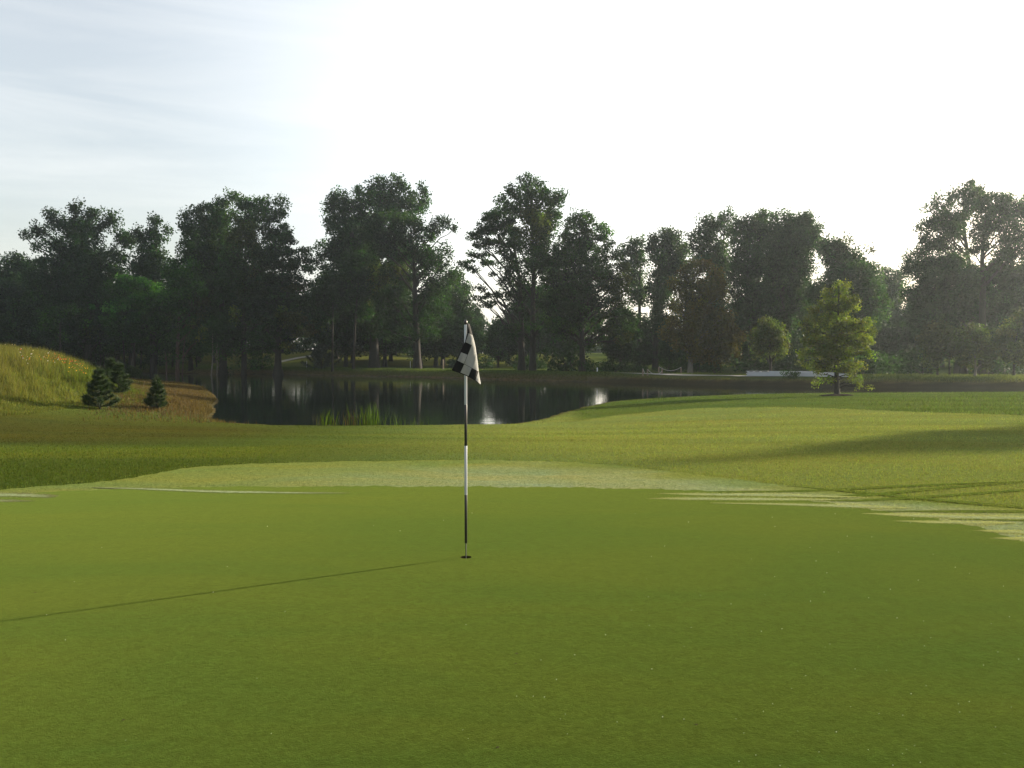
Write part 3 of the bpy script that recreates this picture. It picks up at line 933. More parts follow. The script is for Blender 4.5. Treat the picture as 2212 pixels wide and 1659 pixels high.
make_tree("tall_tree", "tall airy tree with the highest rounded top, right of the flag", 4, (622, 1622),
          [(570, 110, 65, 42), (650, 120, 45, 36), (450, 190, 55, 40), (370, 240, 52, 34), (560, 220, 110, 52), (700, 200, 65, 45), (820, 210, 55, 36), (850, 260, 45, 34), (760, 260, 75, 45), (500, 310, 95, 45),
           (620, 360, 100, 75, "olive"), (680, 430, 85, 75, "olive"), (800, 350, 65, 55), (780, 440, 65, 65), (620, 520, 95, 60, "olive"), (720, 540, 75, 52), (600, 640, 80, 50), (680, 700, 80, 50),
           (720, 800, 75, 45), (640, 770, 55, 45)], 103, "mid", .38, .85, skirt=.35, path=[(622, 1622), (625, 1100), (630, 700), (600, 200)])
make_tree("oak_tree", "wide dark oak with low branches over a sunlit gap, its right side olive", 4, (1018, 1628),
          [(990, 390, 65, 36), (1070, 400, 46, 42), (930, 440, 55, 45), (1020, 480, 85, 42), (1170, 460, 40, 36), (1200, 520, 45, 45), (1100, 550, 100, 42), (900, 540, 75, 42), (950, 620, 105, 42),
           (1100, 640, 100, 40), (1230, 610, 55, 34), (850, 650, 95, 52), (1270, 690, 45, 34), (950, 720, 120, 52), (1120, 740, 100, 50), (800, 740, 85, 52), (850, 850, 120, 62), (1020, 860, 120, 52),
           (1170, 830, 85, 42), (1310, 800, 65, 52, "olive"), (1330, 880, 70, 52, "olive"), (1240, 900, 85, 50, "olive"), (800, 980, 120, 75), (950, 990, 120, 75), (1330, 980, 70, 50, "olive"),
           (1240, 1000, 55, 42, "olive"), (1060, 1010, 85, 60), (1310, 1070, 70, 40, "olive"), (900, 1120, 140, 75), (750, 1120, 95, 75), (1330, 1160, 60, 42), (1200, 1180, 50, 26, "", .7), (1250, 1290, 80, 40, "olive", .8),
           (1190, 1350, 60, 24, "", .7), (1340, 1370, 60, 50, "olive"), (960, 1230, 80, 60), (850, 1250, 100, 75)], 101, "mid", .36, .9, flat=.8, skirt=.35)
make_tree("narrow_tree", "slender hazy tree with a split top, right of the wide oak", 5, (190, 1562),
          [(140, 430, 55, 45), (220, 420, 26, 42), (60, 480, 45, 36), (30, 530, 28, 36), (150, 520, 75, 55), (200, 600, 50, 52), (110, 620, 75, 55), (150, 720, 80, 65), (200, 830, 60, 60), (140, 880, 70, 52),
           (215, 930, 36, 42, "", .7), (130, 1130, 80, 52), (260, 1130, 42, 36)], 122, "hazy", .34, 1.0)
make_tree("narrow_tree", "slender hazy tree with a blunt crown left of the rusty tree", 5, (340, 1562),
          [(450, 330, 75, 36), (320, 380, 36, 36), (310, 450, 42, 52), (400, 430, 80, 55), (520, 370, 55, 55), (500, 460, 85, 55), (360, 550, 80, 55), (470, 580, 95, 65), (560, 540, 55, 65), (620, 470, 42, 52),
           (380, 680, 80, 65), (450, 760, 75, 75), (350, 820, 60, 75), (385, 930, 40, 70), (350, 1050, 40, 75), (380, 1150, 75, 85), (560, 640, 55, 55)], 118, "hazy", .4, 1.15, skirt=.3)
make_tree("rusty_tree", "yellow-brown tree with a pale foot beside the gravel path", 5, (650, 1592),
          [(730, 600, 95, 30), (650, 640, 75, 36), (800, 630, 65, 36), (580, 690, 75, 32), (870, 700, 65, 52), (700, 690, 90, 20, "", .7), (560, 780, 75, 52), (680, 790, 80, 42, "", .8), (820, 800, 100, 52), (930, 780, 45, 65),
           (620, 900, 100, 65), (760, 920, 105, 65), (900, 900, 75, 65), (540, 1000, 60, 50), (660, 1030, 95, 55), (800, 1060, 110, 65), (940, 1080, 75, 65), (500, 1130, 80, 60), (650, 1170, 110, 75),
           (850, 1200, 140, 85), (1000, 1180, 85, 65), (1080, 1260, 52, 52), (450, 1250, 65, 42), (600, 1300, 100, 65), (800, 1340, 120, 75), (960, 1330, 110, 85), (1050, 1400, 52, 45), (700, 1430, 75, 50), (900, 1440, 100, 50)],
          91, "rust", .26, .95, bark=M_barkpale)
make_tree("tall_tree", "hazy ragged tall tree rising behind the rusty tree", 5, (880, 1562),
          [(990, 120, 22, 26), (940, 180, 45, 40), (830, 210, 45, 45), (750, 215, 32, 20), (1030, 180, 36, 36), (880, 260, 65, 52), (800, 280, 55, 45), (720, 320, 36, 36), (840, 360, 85, 52), (740, 370, 52, 36),
           (650, 380, 36, 34), (960, 300, 42, 45), (800, 450, 95, 50), (700, 460, 50, 40), (900, 480, 70, 52), (850, 570, 80, 42), (740, 520, 60, 28), (930, 580, 60, 52), (960, 680, 52, 40), (900, 760, 80, 60)], 108, "hazy", .4, .95, skirt=.45)
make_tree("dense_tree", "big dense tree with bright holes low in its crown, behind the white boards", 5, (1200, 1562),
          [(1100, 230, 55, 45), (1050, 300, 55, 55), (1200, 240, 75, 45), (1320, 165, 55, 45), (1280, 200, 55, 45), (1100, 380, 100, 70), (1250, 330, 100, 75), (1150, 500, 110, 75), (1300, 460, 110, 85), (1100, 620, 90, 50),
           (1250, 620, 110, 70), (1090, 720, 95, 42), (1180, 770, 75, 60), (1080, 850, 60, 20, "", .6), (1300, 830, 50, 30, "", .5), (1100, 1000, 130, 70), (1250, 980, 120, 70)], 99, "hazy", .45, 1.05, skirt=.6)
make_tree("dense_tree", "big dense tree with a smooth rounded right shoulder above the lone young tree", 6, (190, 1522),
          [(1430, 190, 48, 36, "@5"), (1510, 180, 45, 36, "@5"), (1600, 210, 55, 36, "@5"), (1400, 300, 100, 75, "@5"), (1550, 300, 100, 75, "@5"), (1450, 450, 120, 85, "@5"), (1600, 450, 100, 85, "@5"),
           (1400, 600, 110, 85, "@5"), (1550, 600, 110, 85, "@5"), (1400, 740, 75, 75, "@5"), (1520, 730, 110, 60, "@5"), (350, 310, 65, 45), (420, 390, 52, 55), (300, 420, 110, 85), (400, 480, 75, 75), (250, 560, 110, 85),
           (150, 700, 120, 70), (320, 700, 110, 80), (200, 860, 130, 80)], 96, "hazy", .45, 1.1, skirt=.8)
make_tree("sloping_tree", "lower tree with wispy twigs on its right slope, beside the bright gap", 6, (700, 1512),
          [(560, 490, 75, 36), (500, 540, 75, 55), (620, 530, 65, 45), (700, 560, 55, 45), (760, 600, 55, 45), (640, 640, 105, 65), (800, 650, 55, 45), (850, 690, 45, 36), (900, 710, 36, 26), (750, 720, 105, 55), (600, 740, 105, 75),
           (880, 760, 75, 45), (700, 840, 120, 75), (850, 850, 110, 75), (720, 480, 50, 25, "olive", .16), (640, 470, 45, 20, "olive", .16), (860, 585, 55, 55, "olive", .13), (500, 900, 120, 80), (650, 1000, 150, 90), (850, 1000, 130, 90)], 92, "hazy", .35, 1.1, skirt=.5)
make_tree("bushy_tree", "small distant pointed trees' clump in the bright gap on the right", 6, (1040, 1500),
          [(970, 730, 22, 28), (1010, 720, 18, 28), (1060, 742, 28, 22), (1130, 750, 28, 26), (1000, 790, 65, 36), (1100, 800, 65, 36), (950, 860, 85, 55), (1080, 880, 85, 65), (1000, 960, 105, 75), (1100, 1050, 120, 80), (960, 1100, 120, 80)], 118, "hazy", .3, 1.25)
make_tree("cottonwood_tree", "tall right-hand tree with a small separate tuft at its upper left", 6, (1560, 1545),
          [(1390, 160, 32, 36), (1340, 220, 40, 30), (1420, 230, 26, 34), (1520, 110, 45, 36), (1580, 90, 36, 30), (1650, 60, 26, 42), (1620, 120, 65, 45), (1740, 80, 45, 45), (1790, 125, 52, 40), (1520, 180, 45, 42),
           (1640, 190, 80, 50), (1290, 340, 52, 26), (1270, 380, 45, 24), (1380, 310, 75, 42), (1480, 290, 70, 50), (1400, 400, 110, 52), (1520, 380, 55, 60), (1290, 450, 55, 42), (1330, 520, 75, 45),
           (1440, 500, 90, 50), (1260, 560, 55, 45), (1180, 620, 36, 55)], 84, "hazy", .4, .85, path=[(1560, 1545), (1600, 1000), (1640, 650), (1600, 350), (1640, 120)])
make_tree("cottonwood_tree", "tall right-hand tree with bright sky holes, at the edge of the picture", 6, (1750, 1545),
          [(1650, 280, 60, 36), (1740, 190, 75, 45), (1750, 280, 80, 42), (1850, 135, 52, 42), (1910, 165, 45, 42), (1960, 140, 36, 34), (1860, 240, 80, 50), (1980, 230, 80, 60), (2060, 200, 45, 65), (1690, 420, 70, 50), (1740, 500, 42, 36),
           (1830, 360, 80, 50), (1950, 350, 90, 60), (1900, 470, 65, 45), (2010, 480, 70, 60), (1650, 560, 32, 36), (1880, 580, 75, 36), (1990, 600, 95, 52), (2130, 250, 70, 80), (2140, 450, 80, 90)], 80, "hazy", .4, .82,
          path=[(1750, 1545), (1745, 900), (1740, 600), (1780, 200)])
for (bx, lb, lobs) in ((1330, "dense shaded tree whose left edge borders the bright gap on the right", [(1250, 680, 95, 52), (1400, 650, 100, 60), (1330, 780, 140, 75), (1280, 900, 120, 85), (1420, 900, 120, 85), (1300, 1050, 130, 85), (1420, 1080, 120, 90)]),
                       (1600, "dense shaded tree under the two tall right-hand crowns", [(1520, 630, 75, 50), (1550, 740, 140, 75), (1720, 740, 120, 52), (1620, 880, 140, 95), (1500, 1000, 120, 85), (1650, 1050, 140, 90), (1750, 940, 120, 80)]),
                       (1900, "dense shaded tree standing furthest right along the bank", [(1880, 720, 140, 75), (2020, 740, 110, 85), (1850, 880, 130, 95), (2030, 900, 110, 95), (1870, 1050, 130, 90), (2050, 1060, 110, 90), (2150, 800, 110, 100), (2150, 1000, 110, 100)])):
    make_tree("dense_tree", lb, 6, (bx, 1530), lobs, 82, "hazy", .3, 1.25)
make_tree("young_tree", "small dim tree with a forked thin stem in the shade on the right", 6, (1395, 1520),
          [(1350, 1150, 75, 36), (1330, 1220, 85, 52), (1300, 1280, 55, 52), (1400, 1290, 75, 52), (1360, 1370, 75, 42), (1330, 1420, 50, 30)], 75, "olive", .09, .9, deep=.7)
make_tree("young_tree", "small dim tree between the forked stem and the pale slender trunk", 6, (1490, 1505),
          [(1480, 1190, 55, 36), (1540, 1220, 55, 40), (1530, 1290, 85, 45), (1470, 1350, 50, 40)], 76, "olive", .08, .9, deep=.7)
make_tree("young_tree", "small tree with a pale slender trunk and flat-topped dim crown on the right", 6, (1690, 1562),
          [(1660, 1180, 115, 34), (1600, 1230, 85, 42), (1740, 1250, 95, 52), (1700, 1330, 100, 52), (1640, 1390, 75, 42), (1780, 1400, 50, 42)], 73, "olive", .10, .85, bark=M_barkpale, deep=.7)
make_tree("young_tree", "small yellowish tree at the right edge of the picture, below the tall crowns", 6, (1990, 1545),
          [(2050, 1080, 52, 52), (2000, 1180, 85, 80), (1940, 1280, 75, 75), (2010, 1330, 85, 75), (2110, 1200, 70, 90), (2090, 1360, 80, 70)], 73, "olive", .10, .95, deep=.7)
make_tree("young_tree", "small round tree standing right behind the stack of white boards", 5, (1370, 1610),
          [(1350, 1120, 65, 26), (1290, 1160, 65, 45), (1420, 1180, 65, 45), (1350, 1220, 105, 52), (1250, 1260, 75, 42), (1470, 1270, 75, 52), (1520, 1320, 36, 36), (1350, 1330, 110, 52), (1260, 1370, 60, 42), (1440, 1390, 80, 34),
           (1350, 1430, 90, 22, "", .7)], 77, "olive", .13, .8)
LONE = make_tree("young_tree", "lone yellow-green young tree in a mulch ring on the near mound", 8, (690, 1588),
                 [(705, 110, 36, 50), (730, 190, 95, 85), (790, 150, 60, 40), (530, 240, 36, 65), (570, 330, 55, 70), (560, 430, 120, 75), (870, 330, 100, 75), (900, 430, 95, 55), (720, 400, 150, 110), (380, 480, 70, 50),
                  (400, 580, 95, 55), (250, 660, 75, 50), (290, 760, 115, 60), (560, 650, 170, 110), (780, 640, 170, 110), (1080, 640, 85, 65), (1130, 760, 60, 60), (1000, 720, 110, 80), (400, 880, 190, 80), (650, 880, 200, 110),
                  (900, 880, 190, 95), (1100, 880, 90, 55), (250, 900, 80, 45), (1160, 1060, 75, 35), (1050, 1030, 110, 50), (780, 1050, 190, 90), (560, 1070, 190, 85), (330, 1050, 150, 50), (200, 1030, 50, 28), (220, 1150, 65, 36),
                  (330, 1220, 100, 42), (470, 1230, 120, 55), (750, 1230, 160, 60), (950, 1220, 130, 55), (450, 1330, 70, 26, "", .6), (500, 1410, 105, 36, "", .6), (400, 1450, 60, 26, "", .5), (940, 1390, 75, 50, "", .8), (950, 1470, 65, 36, "", .8), (1120, 1510, 60, 24, "", .6), (850, 1330, 80, 30, "", .7)],
                 48.0, "lime", .14, .66, per=34, flat=1.0, leafk=.0022, sigk=.0029, deep=.75, attk=.15, path=[(690, 1588), (685, 1200), (705, 700), (715, 130)])

make_tree("bushy_tree", "pale hazy tree at the far left edge, showing above the flowery hill", 1, (40, 1570),
          [(20, 620, 55, 26), (50, 680, 80, 36), (130, 705, 60, 34), (110, 790, 110, 60), (20, 760, 75, 75), (200, 790, 52, 45), (60, 900, 130, 95), (180, 920, 110, 85), (60, 1050, 140, 95), (200, 1080, 120, 95), (100, 1220, 140, 95)], 150, "hazy", .4, 1.1)
make_tree("bushy_tree", "shaded tree cut by the left edge of the picture behind the hill", 1, (-90, 1570),
          [(-90, 640, 70, 36), (-140, 740, 100, 70), (-60, 800, 90, 70), (-110, 920, 140, 95), (-100, 1080, 150, 95), (-110, 1230, 150, 95)], 150, "hazy", .4, 1.1)
make_tree("oak_tree", "low dark tree between the far-left hazy tree and the spreading tree's trunk", 1, (350, 1575),
          [(300, 840, 110, 60), (250, 960, 120, 90), (380, 1000, 130, 90), (300, 1120, 150, 90), (420, 1180, 120, 90), (300, 1280, 140, 80)], 142, "deep", .35, 1.15)

# slim bare trunks among the trees on the left
def slim_trunk(label, zk, base, top, y, r, bark, lean=0):
    bu, bv = zpx(zk, *base); tu, tv = zpx(zk, *top)
    x0 = (bu - CX) / F * y; z0 = gz1(x0, y)
    p = at(tu, tv, y)
    root = empty("slim_tree", (x0, y, z0))
    tag(root, label, "tree", "slim trunks among the left-hand trees")
    hh = p[2] - z0
    t = np.linspace(0, 1, 9)
    pts = np.stack([(p[0] - x0) * t + .06 * np.sin(t * 6 + x0), .1 * np.sin(t * 4), hh * t - .2 * (t == 0)], 1)
    mb = MB(); mb.tube(pts, r * (1 - .55 * t), 6)
    for k in range(5):
        s = pts[3 + k]; a = rng.uniform(0, 6.28)
        mb.tube(bez(s, s + np.array([.3 * math.cos(a), .3 * math.sin(a), .4]), s + np.array([.9 * math.cos(a), .9 * math.sin(a), .9]), 4), np.linspace(r * .3, r * .1, 4), 3, cap=False)
    mb.build("trunk", bark, root)
    m = 16
    cen = pts[-1] + rng.normal(0, 1, (m, 3)) * np.array([1.2, 1.2, 1.6]) + np.array([0, 0, .5])
    V, Fq, C = leaf_cloud(cen, np.full(m, .5), 26, .36, np.array(GREENS["mid"]) * np.exp(rng.normal(0, .2, m))[:, None])
    mesh_np("crown", V, [Fq], M_leaf, root, C)


slim_trunk("pale slim trunk leaning right, second of the two beside the low yellow bush", 2, (400, 1585), (416, 1385), 124, .10, M_barkpale)
slim_trunk("pale slim trunk with a yellow bush at its foot", 2, (355, 1588), (380, 1300), 124, .11, M_barkpale)
slim_trunk("reddish leaning slim trunk between the fresh green tree and the pale trunks", 2, (104, 1585), (140, 1340), 125, .10, M_barkred)
slim_trunk("thick reddish-brown stub of a trunk nearest the left end of the pond", 1, (1385, 1632), (1372, 1500), 128, .17, M_barkred)
slim_trunk("slender mossy trunk standing just behind the crest of the flowery hill", 1, (402, 1548), (398, 1215), 112, .16, M_bark)
k = 0
for xx, yy_, tt in ((560, 1590, 1300), (620, 1590, 1250), (720, 1590, 1260), (765, 1590, 1280), (800, 1590, 1300), (915, 1590, 1250), (990, 1590, 1320), (1145, 1600, 1300), (1240, 1600, 1300), (1300, 1600, 1280), (1440, 1600, 1330),
                    (1480, 1600, 1290), (1590, 1605, 1300), (1660, 1605, 1330)):
    slim_trunk("slim dark trunk in the row behind the left end of the pond", 1, (xx, yy_), (xx + rng.uniform(-12, 12), tt - 60), rng.uniform(136, 158), rng.uniform(.10, .20), M_bark)

# background trees: four grown, the rest copied
def grow_bg(label, hgt, wid, hue):
    L = []
    nl = 11
    for q in range(nl):
        f = (q + .5) / nl
        z = hgt * (.22 + .74 * f)
        w = wid * math.sin(math.pi * min(.96, .2 + .75 * f)) ** .7
        for s_ in range(2):
            a = rng.uniform(0, 6.28)
            L.append((w * .5 * math.cos(a), w * .5 * math.sin(a), z + rng.normal(0, .3), w * .55, w * .55, hgt * .09, hue, 1))
    tb, V, Fq, C = tree_geo(L, None, .03, 1.15, .62, 26, .46, hue, None, .2 + .008 * hgt)
    root = empty("background_tree", (0, 0, 0))
    tag(root, label, "tree", "trees in the dim wood behind the far bank")
    tb.build("trunk", M_bark, root); mesh_np("crown", V, [Fq], M_leaf, root, C)
    return root


BGL = "dim hazy tree in the wood behind the far bank"
bgs = [grow_bg(BGL, 15, 5.0, "deep"), grow_bg(BGL, 17, 5.4, "deep"), grow_bg(BGL, 13, 5.0, "mid")]
free = []
for y0, xa, xb, st in ((143, -100, 42, 5.5), (158, -112, 40, 6.5), (176, -120, 60, 8), (198, -130, 70, 9.0)):
    xq = xa
    while xq < xb:
        a, b = xq + rng.uniform(-1.5, 1.5), y0 + rng.uniform(-5, 5)
        u = CX + F * a / b
        s_ = rng.uniform(.92, 1.12) * np.interp(u, [-60, 0, 40, 120, 160, 190, 320, 335, 350, 425, 445, 455, 500, 515, 530, 570, 612, 640], [.95, .95, 1.0, 1.0, .95, 1.05, 1.05, .95, 1.0, 1.0, .8, .62, .58, .75, .95, .8, .45, .45])
        if not (b < 150 and 225 < u < 330) and not (575 < u < 612) and not (b < 178 and 268 < u < 330):
            free.append((a, b, s_))
        xq += st * rng.uniform(.85, 1.2)
for y0, xa, xb, st in ((107, 14, 75, 5.0), (120, 20, 92, 6), (136, 24, 100, 7)):
    xq = xa
    while xq < xb:
        a, b = xq + rng.uniform(-1.5, 1.5), y0 + rng.uniform(-4, 4)
        u = CX + F * a / b
        s_ = rng.uniform(.62, .78) * np.interp(u, [612, 622, 630, 682, 700, 850, 880, 930, 960], [.8, .8, .42, .42, 1.0, 1.0, .80, .80, 1.1])
        if not (572 < u < 616):
            free.append((a, b, s_))
        xq += st * rng.uniform(.85, 1.2)
for q, (a, b, s_) in enumerate(free):
    o = bgs[q] if q < 3 else copy_tree(bgs[q % 3])
    o.location = (a, b, gz1(a, b)); o.rotation_euler = (0, 0, rng.uniform(0, 6.28)); o.scale = (s_ * rng.uniform(.9, 1.2), s_ * rng.uniform(.9, 1.2), s_)

# undergrowth bushes along the tree line
def grow_bush(label, hue, w=1.6, h=1.7):
    m = 26
    q = rng.normal(0, 1, (m, 3)); q /= np.linalg.norm(q, axis=1)[:, None]; q *= rng.uniform(.2, 1, m)[:, None] ** .4
    cen = q * np.array([w, w, h * .5]) + np.array([0, 0, h * .52])
    cen[:, 2] = np.maximum(cen[:, 2], .2)
    V, Fq, C = leaf_cloud(cen, np.full(m, .34), 26, .27, np.array(GREENS[hue]) * np.exp(rng.normal(0, .22, m))[:, None])
    root = empty("bush", (0, 0, 0))
    mb = MB()
    for c_ in cen[::3]:
        mb.tube(bez(np.zeros(3), c_ * np.array([.3, .3, .6]), c_, 4), np.linspace(.04, .012, 4), 4, cap=False)
    mb.build("stem", M_bark, root); mesh_np("foliage", V, [Fq], M_leaf, root, C)
    return root


bush0 = [grow_bush("", "deep"), grow_bush("", "hazy"), grow_bush("", "mid")]
nb = 0


def put_bush(x_, y_, s_, label, group="bushes under the far trees", kind=None):
    global nb
    kk = nb % 3 if kind is None else kind
    o = bush0[kk] if (nb < 3) else copy_tree(bush0[kk])
    nb += 1
    o.location = (x_, y_, gz1(x_, y_)); o.rotation_euler = (0, 0, rng.uniform(0, 6.28)); o.scale = (s_ * rng.uniform(.9, 1.4), s_ * rng.uniform(.9, 1.3), s_)
    tag(o, label, "bush", group)


for q in range(34):
    u = rng.uniform(-30, 190); y_ = rng.uniform(138, 165)
    put_bush((u - CX) / F * y_, y_, rng.uniform(.6, 1.1), "dark bush under the left-hand trees")
for q in range(12):
    u = rng.uniform(455, 545); y_ = rng.uniform(118, 150)
    put_bush((u - CX) / F * y_, y_, rng.uniform(.6, 1.2), "shaded bush under the trees behind the flag")
for q in range(40):
    u = rng.uniform(600, 1075); y_ = np.interp(u, [600, 720, 815, 1075], [103, 92, 82, 77]) + rng.uniform(0, 12)
    put_bush((u - CX) / F * y_, y_, rng.uniform(.7, 1.5) * (.45 if u < 660 else 1), "dark bush under the right-hand trees")
put_bush((594 - CX) / F * 96, 96, .75, "rounded dark bush right of the wide oak's trunk", None)
put_bush((615 - CX) / F * 98, 98, .95, "rounded dark bush left of the rope rail", None)
put_bush((568 - CX) / F * 103, 103, 1.7, "dark bush just left of the wide oak's trunk", None)
o_ = (2560 + 1125 / 4.424) / 3.5625
put_bush((o_ - CX) / F * 74.5, 74.5, .42, "little green bush in front of the white boards", None, 2)
put_bush((zpx(2, 385, 1575)[0] - CX) / F * 123.5, 123.5, .55, "low yellow-green bush at the foot of the pale slim trunks", None, 2)
put_bush((zpx(2, 790, 1540)[0] - CX) / F * 133, 133, 1.2, "bush left of the flared oak's foot", None, 2)

# far-off wood closing the view
m = 4200
cx_ = rng.uniform(-330, 330, m); cy_ = 268 + rng.uniform(-9, 9, m)
top_ = (11 + 3 * np.sin(cx_ * .06) + 2 * np.sin(cx_ * .17 + 1)) * (1 - .72 * S(14, 20, cx_) * S(66, 56, cx_))
cz_ = 2.6 + rng.uniform(0, 1, m) ** 1.25 * top_
cen = np.stack([cx_, cy_, cz_], 1)
V, Fq, C = leaf_cloud(cen, np.full(m, 1.5), 22, 1.5, np.array(GREENS["deep"]) * np.exp(rng.normal(0, .2, m))[:, None])
tag(mesh_np("distant_wood", V, [Fq], M_leaf, cols=C), kind="stuff")

# trees just right of the view, whose shadows lie on the mound
def side_tree(label, x_, y_, s_, kk):
    o = copy_tree(bgs[kk]); o.name = "side_tree"
    o.location = (x_, y_, gz1(x_, y_)); o.scale = (s_, s_, s_)
    tag(o, label, "tree", "trees right of the view"); 


SIDE = [(38, 34.5, .60, 1), (44, 37.5, .64, 0), (50, 43, .62, 2), (40, 30.2, .70, 2), (47, 36, .58, 1), (43, 28, .60, 0)]
for a, b, s_, kk in SIDE:
    side_tree("tree standing right of the view beside the mound", a, b, s_, kk)

# ------------------------------------------------------------------ conifers
def pine(label, u, vbase, y, hgt, wid, seed, group="young pines below the flowery hill", name="young_pine", hue=(.022, .042, .011)):
    r = np.random.default_rng(seed)
    if name == "young_pine":
        x0, y, z0 = (float(q) for q in ground_at(u, vbase))
    else:
        x0 = (u - CX) / F * y; z0 = gz1(x0, y)
    root = empty(name, (x0, y, z0)); tag(root, label, "pine tree", group)
    tb = MB()
    tz = np.linspace(0, 1, 8)
    tp = np.stack([.03 * np.sin(tz * 5 + seed), .03 * np.cos(tz * 4), hgt * tz - .08 * (tz == 0)], 1)
    tb.tube(tp, .035 * hgt / 1.6 * (1 - tz) + .006, 7)
    tips = []
    nw = 7
    for w in range(nw):
        f = .05 + .82 * w / (nw - 1)
        nbz = 6 if w < nw - 2 else 5
        for b in range(nbz):
            a = 2 * math.pi * b / nbz + r.uniform(-.4, .4) + w
            ln = wid * .56 * (1.0 - .88 * f ** .9) * r.uniform(.5, 1.35)
            p0 = np.array([0, 0, hgt * f])
            p2 = p0 + np.array([ln * math.cos(a), ln * math.sin(a), ln * r.uniform(.28, .62)])
            p1 = p0 + (p2 - p0) * .6 - np.array([0, 0, ln * .18])
            bz = bez(p0, p1, p2, 6)
            tb.tube(bz, np.linspace(.012, .004, 6), 4, cap=False)
            for t_ in (2, 3, 4, 5):
                tips.append((bz[t_], bz[t_] - bz[t_ - 1]))
                if t_ >= 3:
                    for sgn in (-1, 1):
                        d_ = bz[t_] - bz[t_ - 1]; side = np.array([-d_[1], d_[0], .3 * np.linalg.norm(d_)]) * sgn
                        e = bz[t_] + (d_ + side) * r.uniform(.35, .7)
                        tb.tube(np.array([bz[t_], e]), [.005, .003], 3, cap=False)
                        tips.append((e, d_ + side))
    for t_ in np.linspace(.75, 1, 5):
        tips.append((np.array([0, 0, hgt * t_]), np.array([0, 0, .1])))
    V, C = [], []
    for p, d_ in tips:
        d_ = d_ / (np.linalg.norm(d_) + 1e-9)
        m_ = 40
        dirs = d_ * .9 + r.normal(0, .62, (m_, 3)); dirs /= np.linalg.norm(dirs, axis=1)[:, None]
        o = p - d_ * r.uniform(0, .10, m_)[:, None] * hgt / 1.6
        L = r.uniform(.10, .24, m_)[:, None] * hgt / 1.6
        sd = np.cross(dirs, r.normal(0, 1, (m_, 3))); sd /= np.linalg.norm(sd, axis=1)[:, None]
        wv_ = .0065 * y / 32
        V.append(np.stack([o - sd * wv_, o + sd * wv_, o + dirs * L], 1).reshape(-1, 3))
        C.append(np.repeat(np.array(hue)[None] * np.exp(r.normal(0, .25, (m_, 1))), 3, 0))
    V = np.concatenate(V)
    tb.build("trunk", M_bark, root)
    mesh_np("crown", V, [np.arange(len(V)).reshape(-1, 3)], M_needle, root, np.concatenate(C))
    return root


pine("largest dark young pine, foremost by the foot of the flowery hill", 99, 409, 31.5, 1.62, 1.0, 1)
pine("young pine partly hidden behind the largest one, its crown broken in two", 119, 394, 40, 1.45, .95, 2)
pine("young pine with a tall leading shoot, alone on the brown grass right of the others", 157, 409, 31.5, 1.36, .80, 3)
pine("small dim pine beyond the other pines, by the near end of the pond", 131, 379, 62, 1.2, 1.5, 4)
pine("young pine whose top shows between the two left pines", 111, 385, 47, 1.45, 1.1, 6)
pine("small dark spruce on the far lawn beside thin trunks", zpx(3, 150, 1600)[0], 369, 127, 3.9, 4.2, 5, None, "young_spruce", (.011, .021, .009))


def stake(label, u, y, hgt, r, mat, group, lean=0.0, name="wooden_stake", cat="stake"):
    x0 = (u - CX) / F * y; z0 = gz1(x0, y)
    root = empty(name, (x0, y, z0)); tag(root, label, cat, group)
    mb = MB()
    mb.tube([(0, 0, -.15), (lean * .5, 0, hgt * .5), (lean, 0, hgt * .96), (lean * 1.02, 0, hgt)], [r, r, r, r * .6], 6)
    mb.build("shaft", mat, root, smooth=False)
    return root


stake("dark wooden stake beside the largest young pine", (280 + 150 / 4.424) / 3.5625, ground_at(88.1, 406)[1], .95, .022, M_bark, "stakes beside the young pines")
s_ = stake("wooden stake with a pale foot beside the pine on the brown grass", (280 + 1090 / 4.424) / 3.5625, ground_at(147.7, 407.5)[1], .62, .02, M_wood, "stakes beside the young pines")
mb = MB(); mb.tube([(0, 0, .1), (0, 0, .28)], .0225, 6); mb.build("pale_band", M_woodpale, s_, smooth=False)
stake("thin pale reed-like stick leaning on the brown spit", (280 + 1005 / 4.424) / 3.5625, 50, .5, .007, M_wood, None, .15)
MK = "short white marker posts on the far lawns"
def marker(label, u, v, y, hgt):
    return stake(label, u, y, hgt, .07, M_white, MK, 0, "marker_post", "marker post")
marker("short white marker post on the lawn left of the small spruce", (900 + 1065 / 5.53) / 3.5625, 366, 138, 1.2)
marker("short white marker post under the trees left of the flag", (1300 + 895 / 5.53) / 3.5625, 366, 140, 1.1)
marker("short white marker post against the dark bush right of the wide oak", (1800 + 1450 / 4.424) / 3.5625, 369, 92, .62)
stake("dark wooden post on the far bank just left of the flag", (1300 + 1540 / 5.53) / 3.5625, 118, 1.5, .13, M_wood, None, 0, "wooden_post", "post")

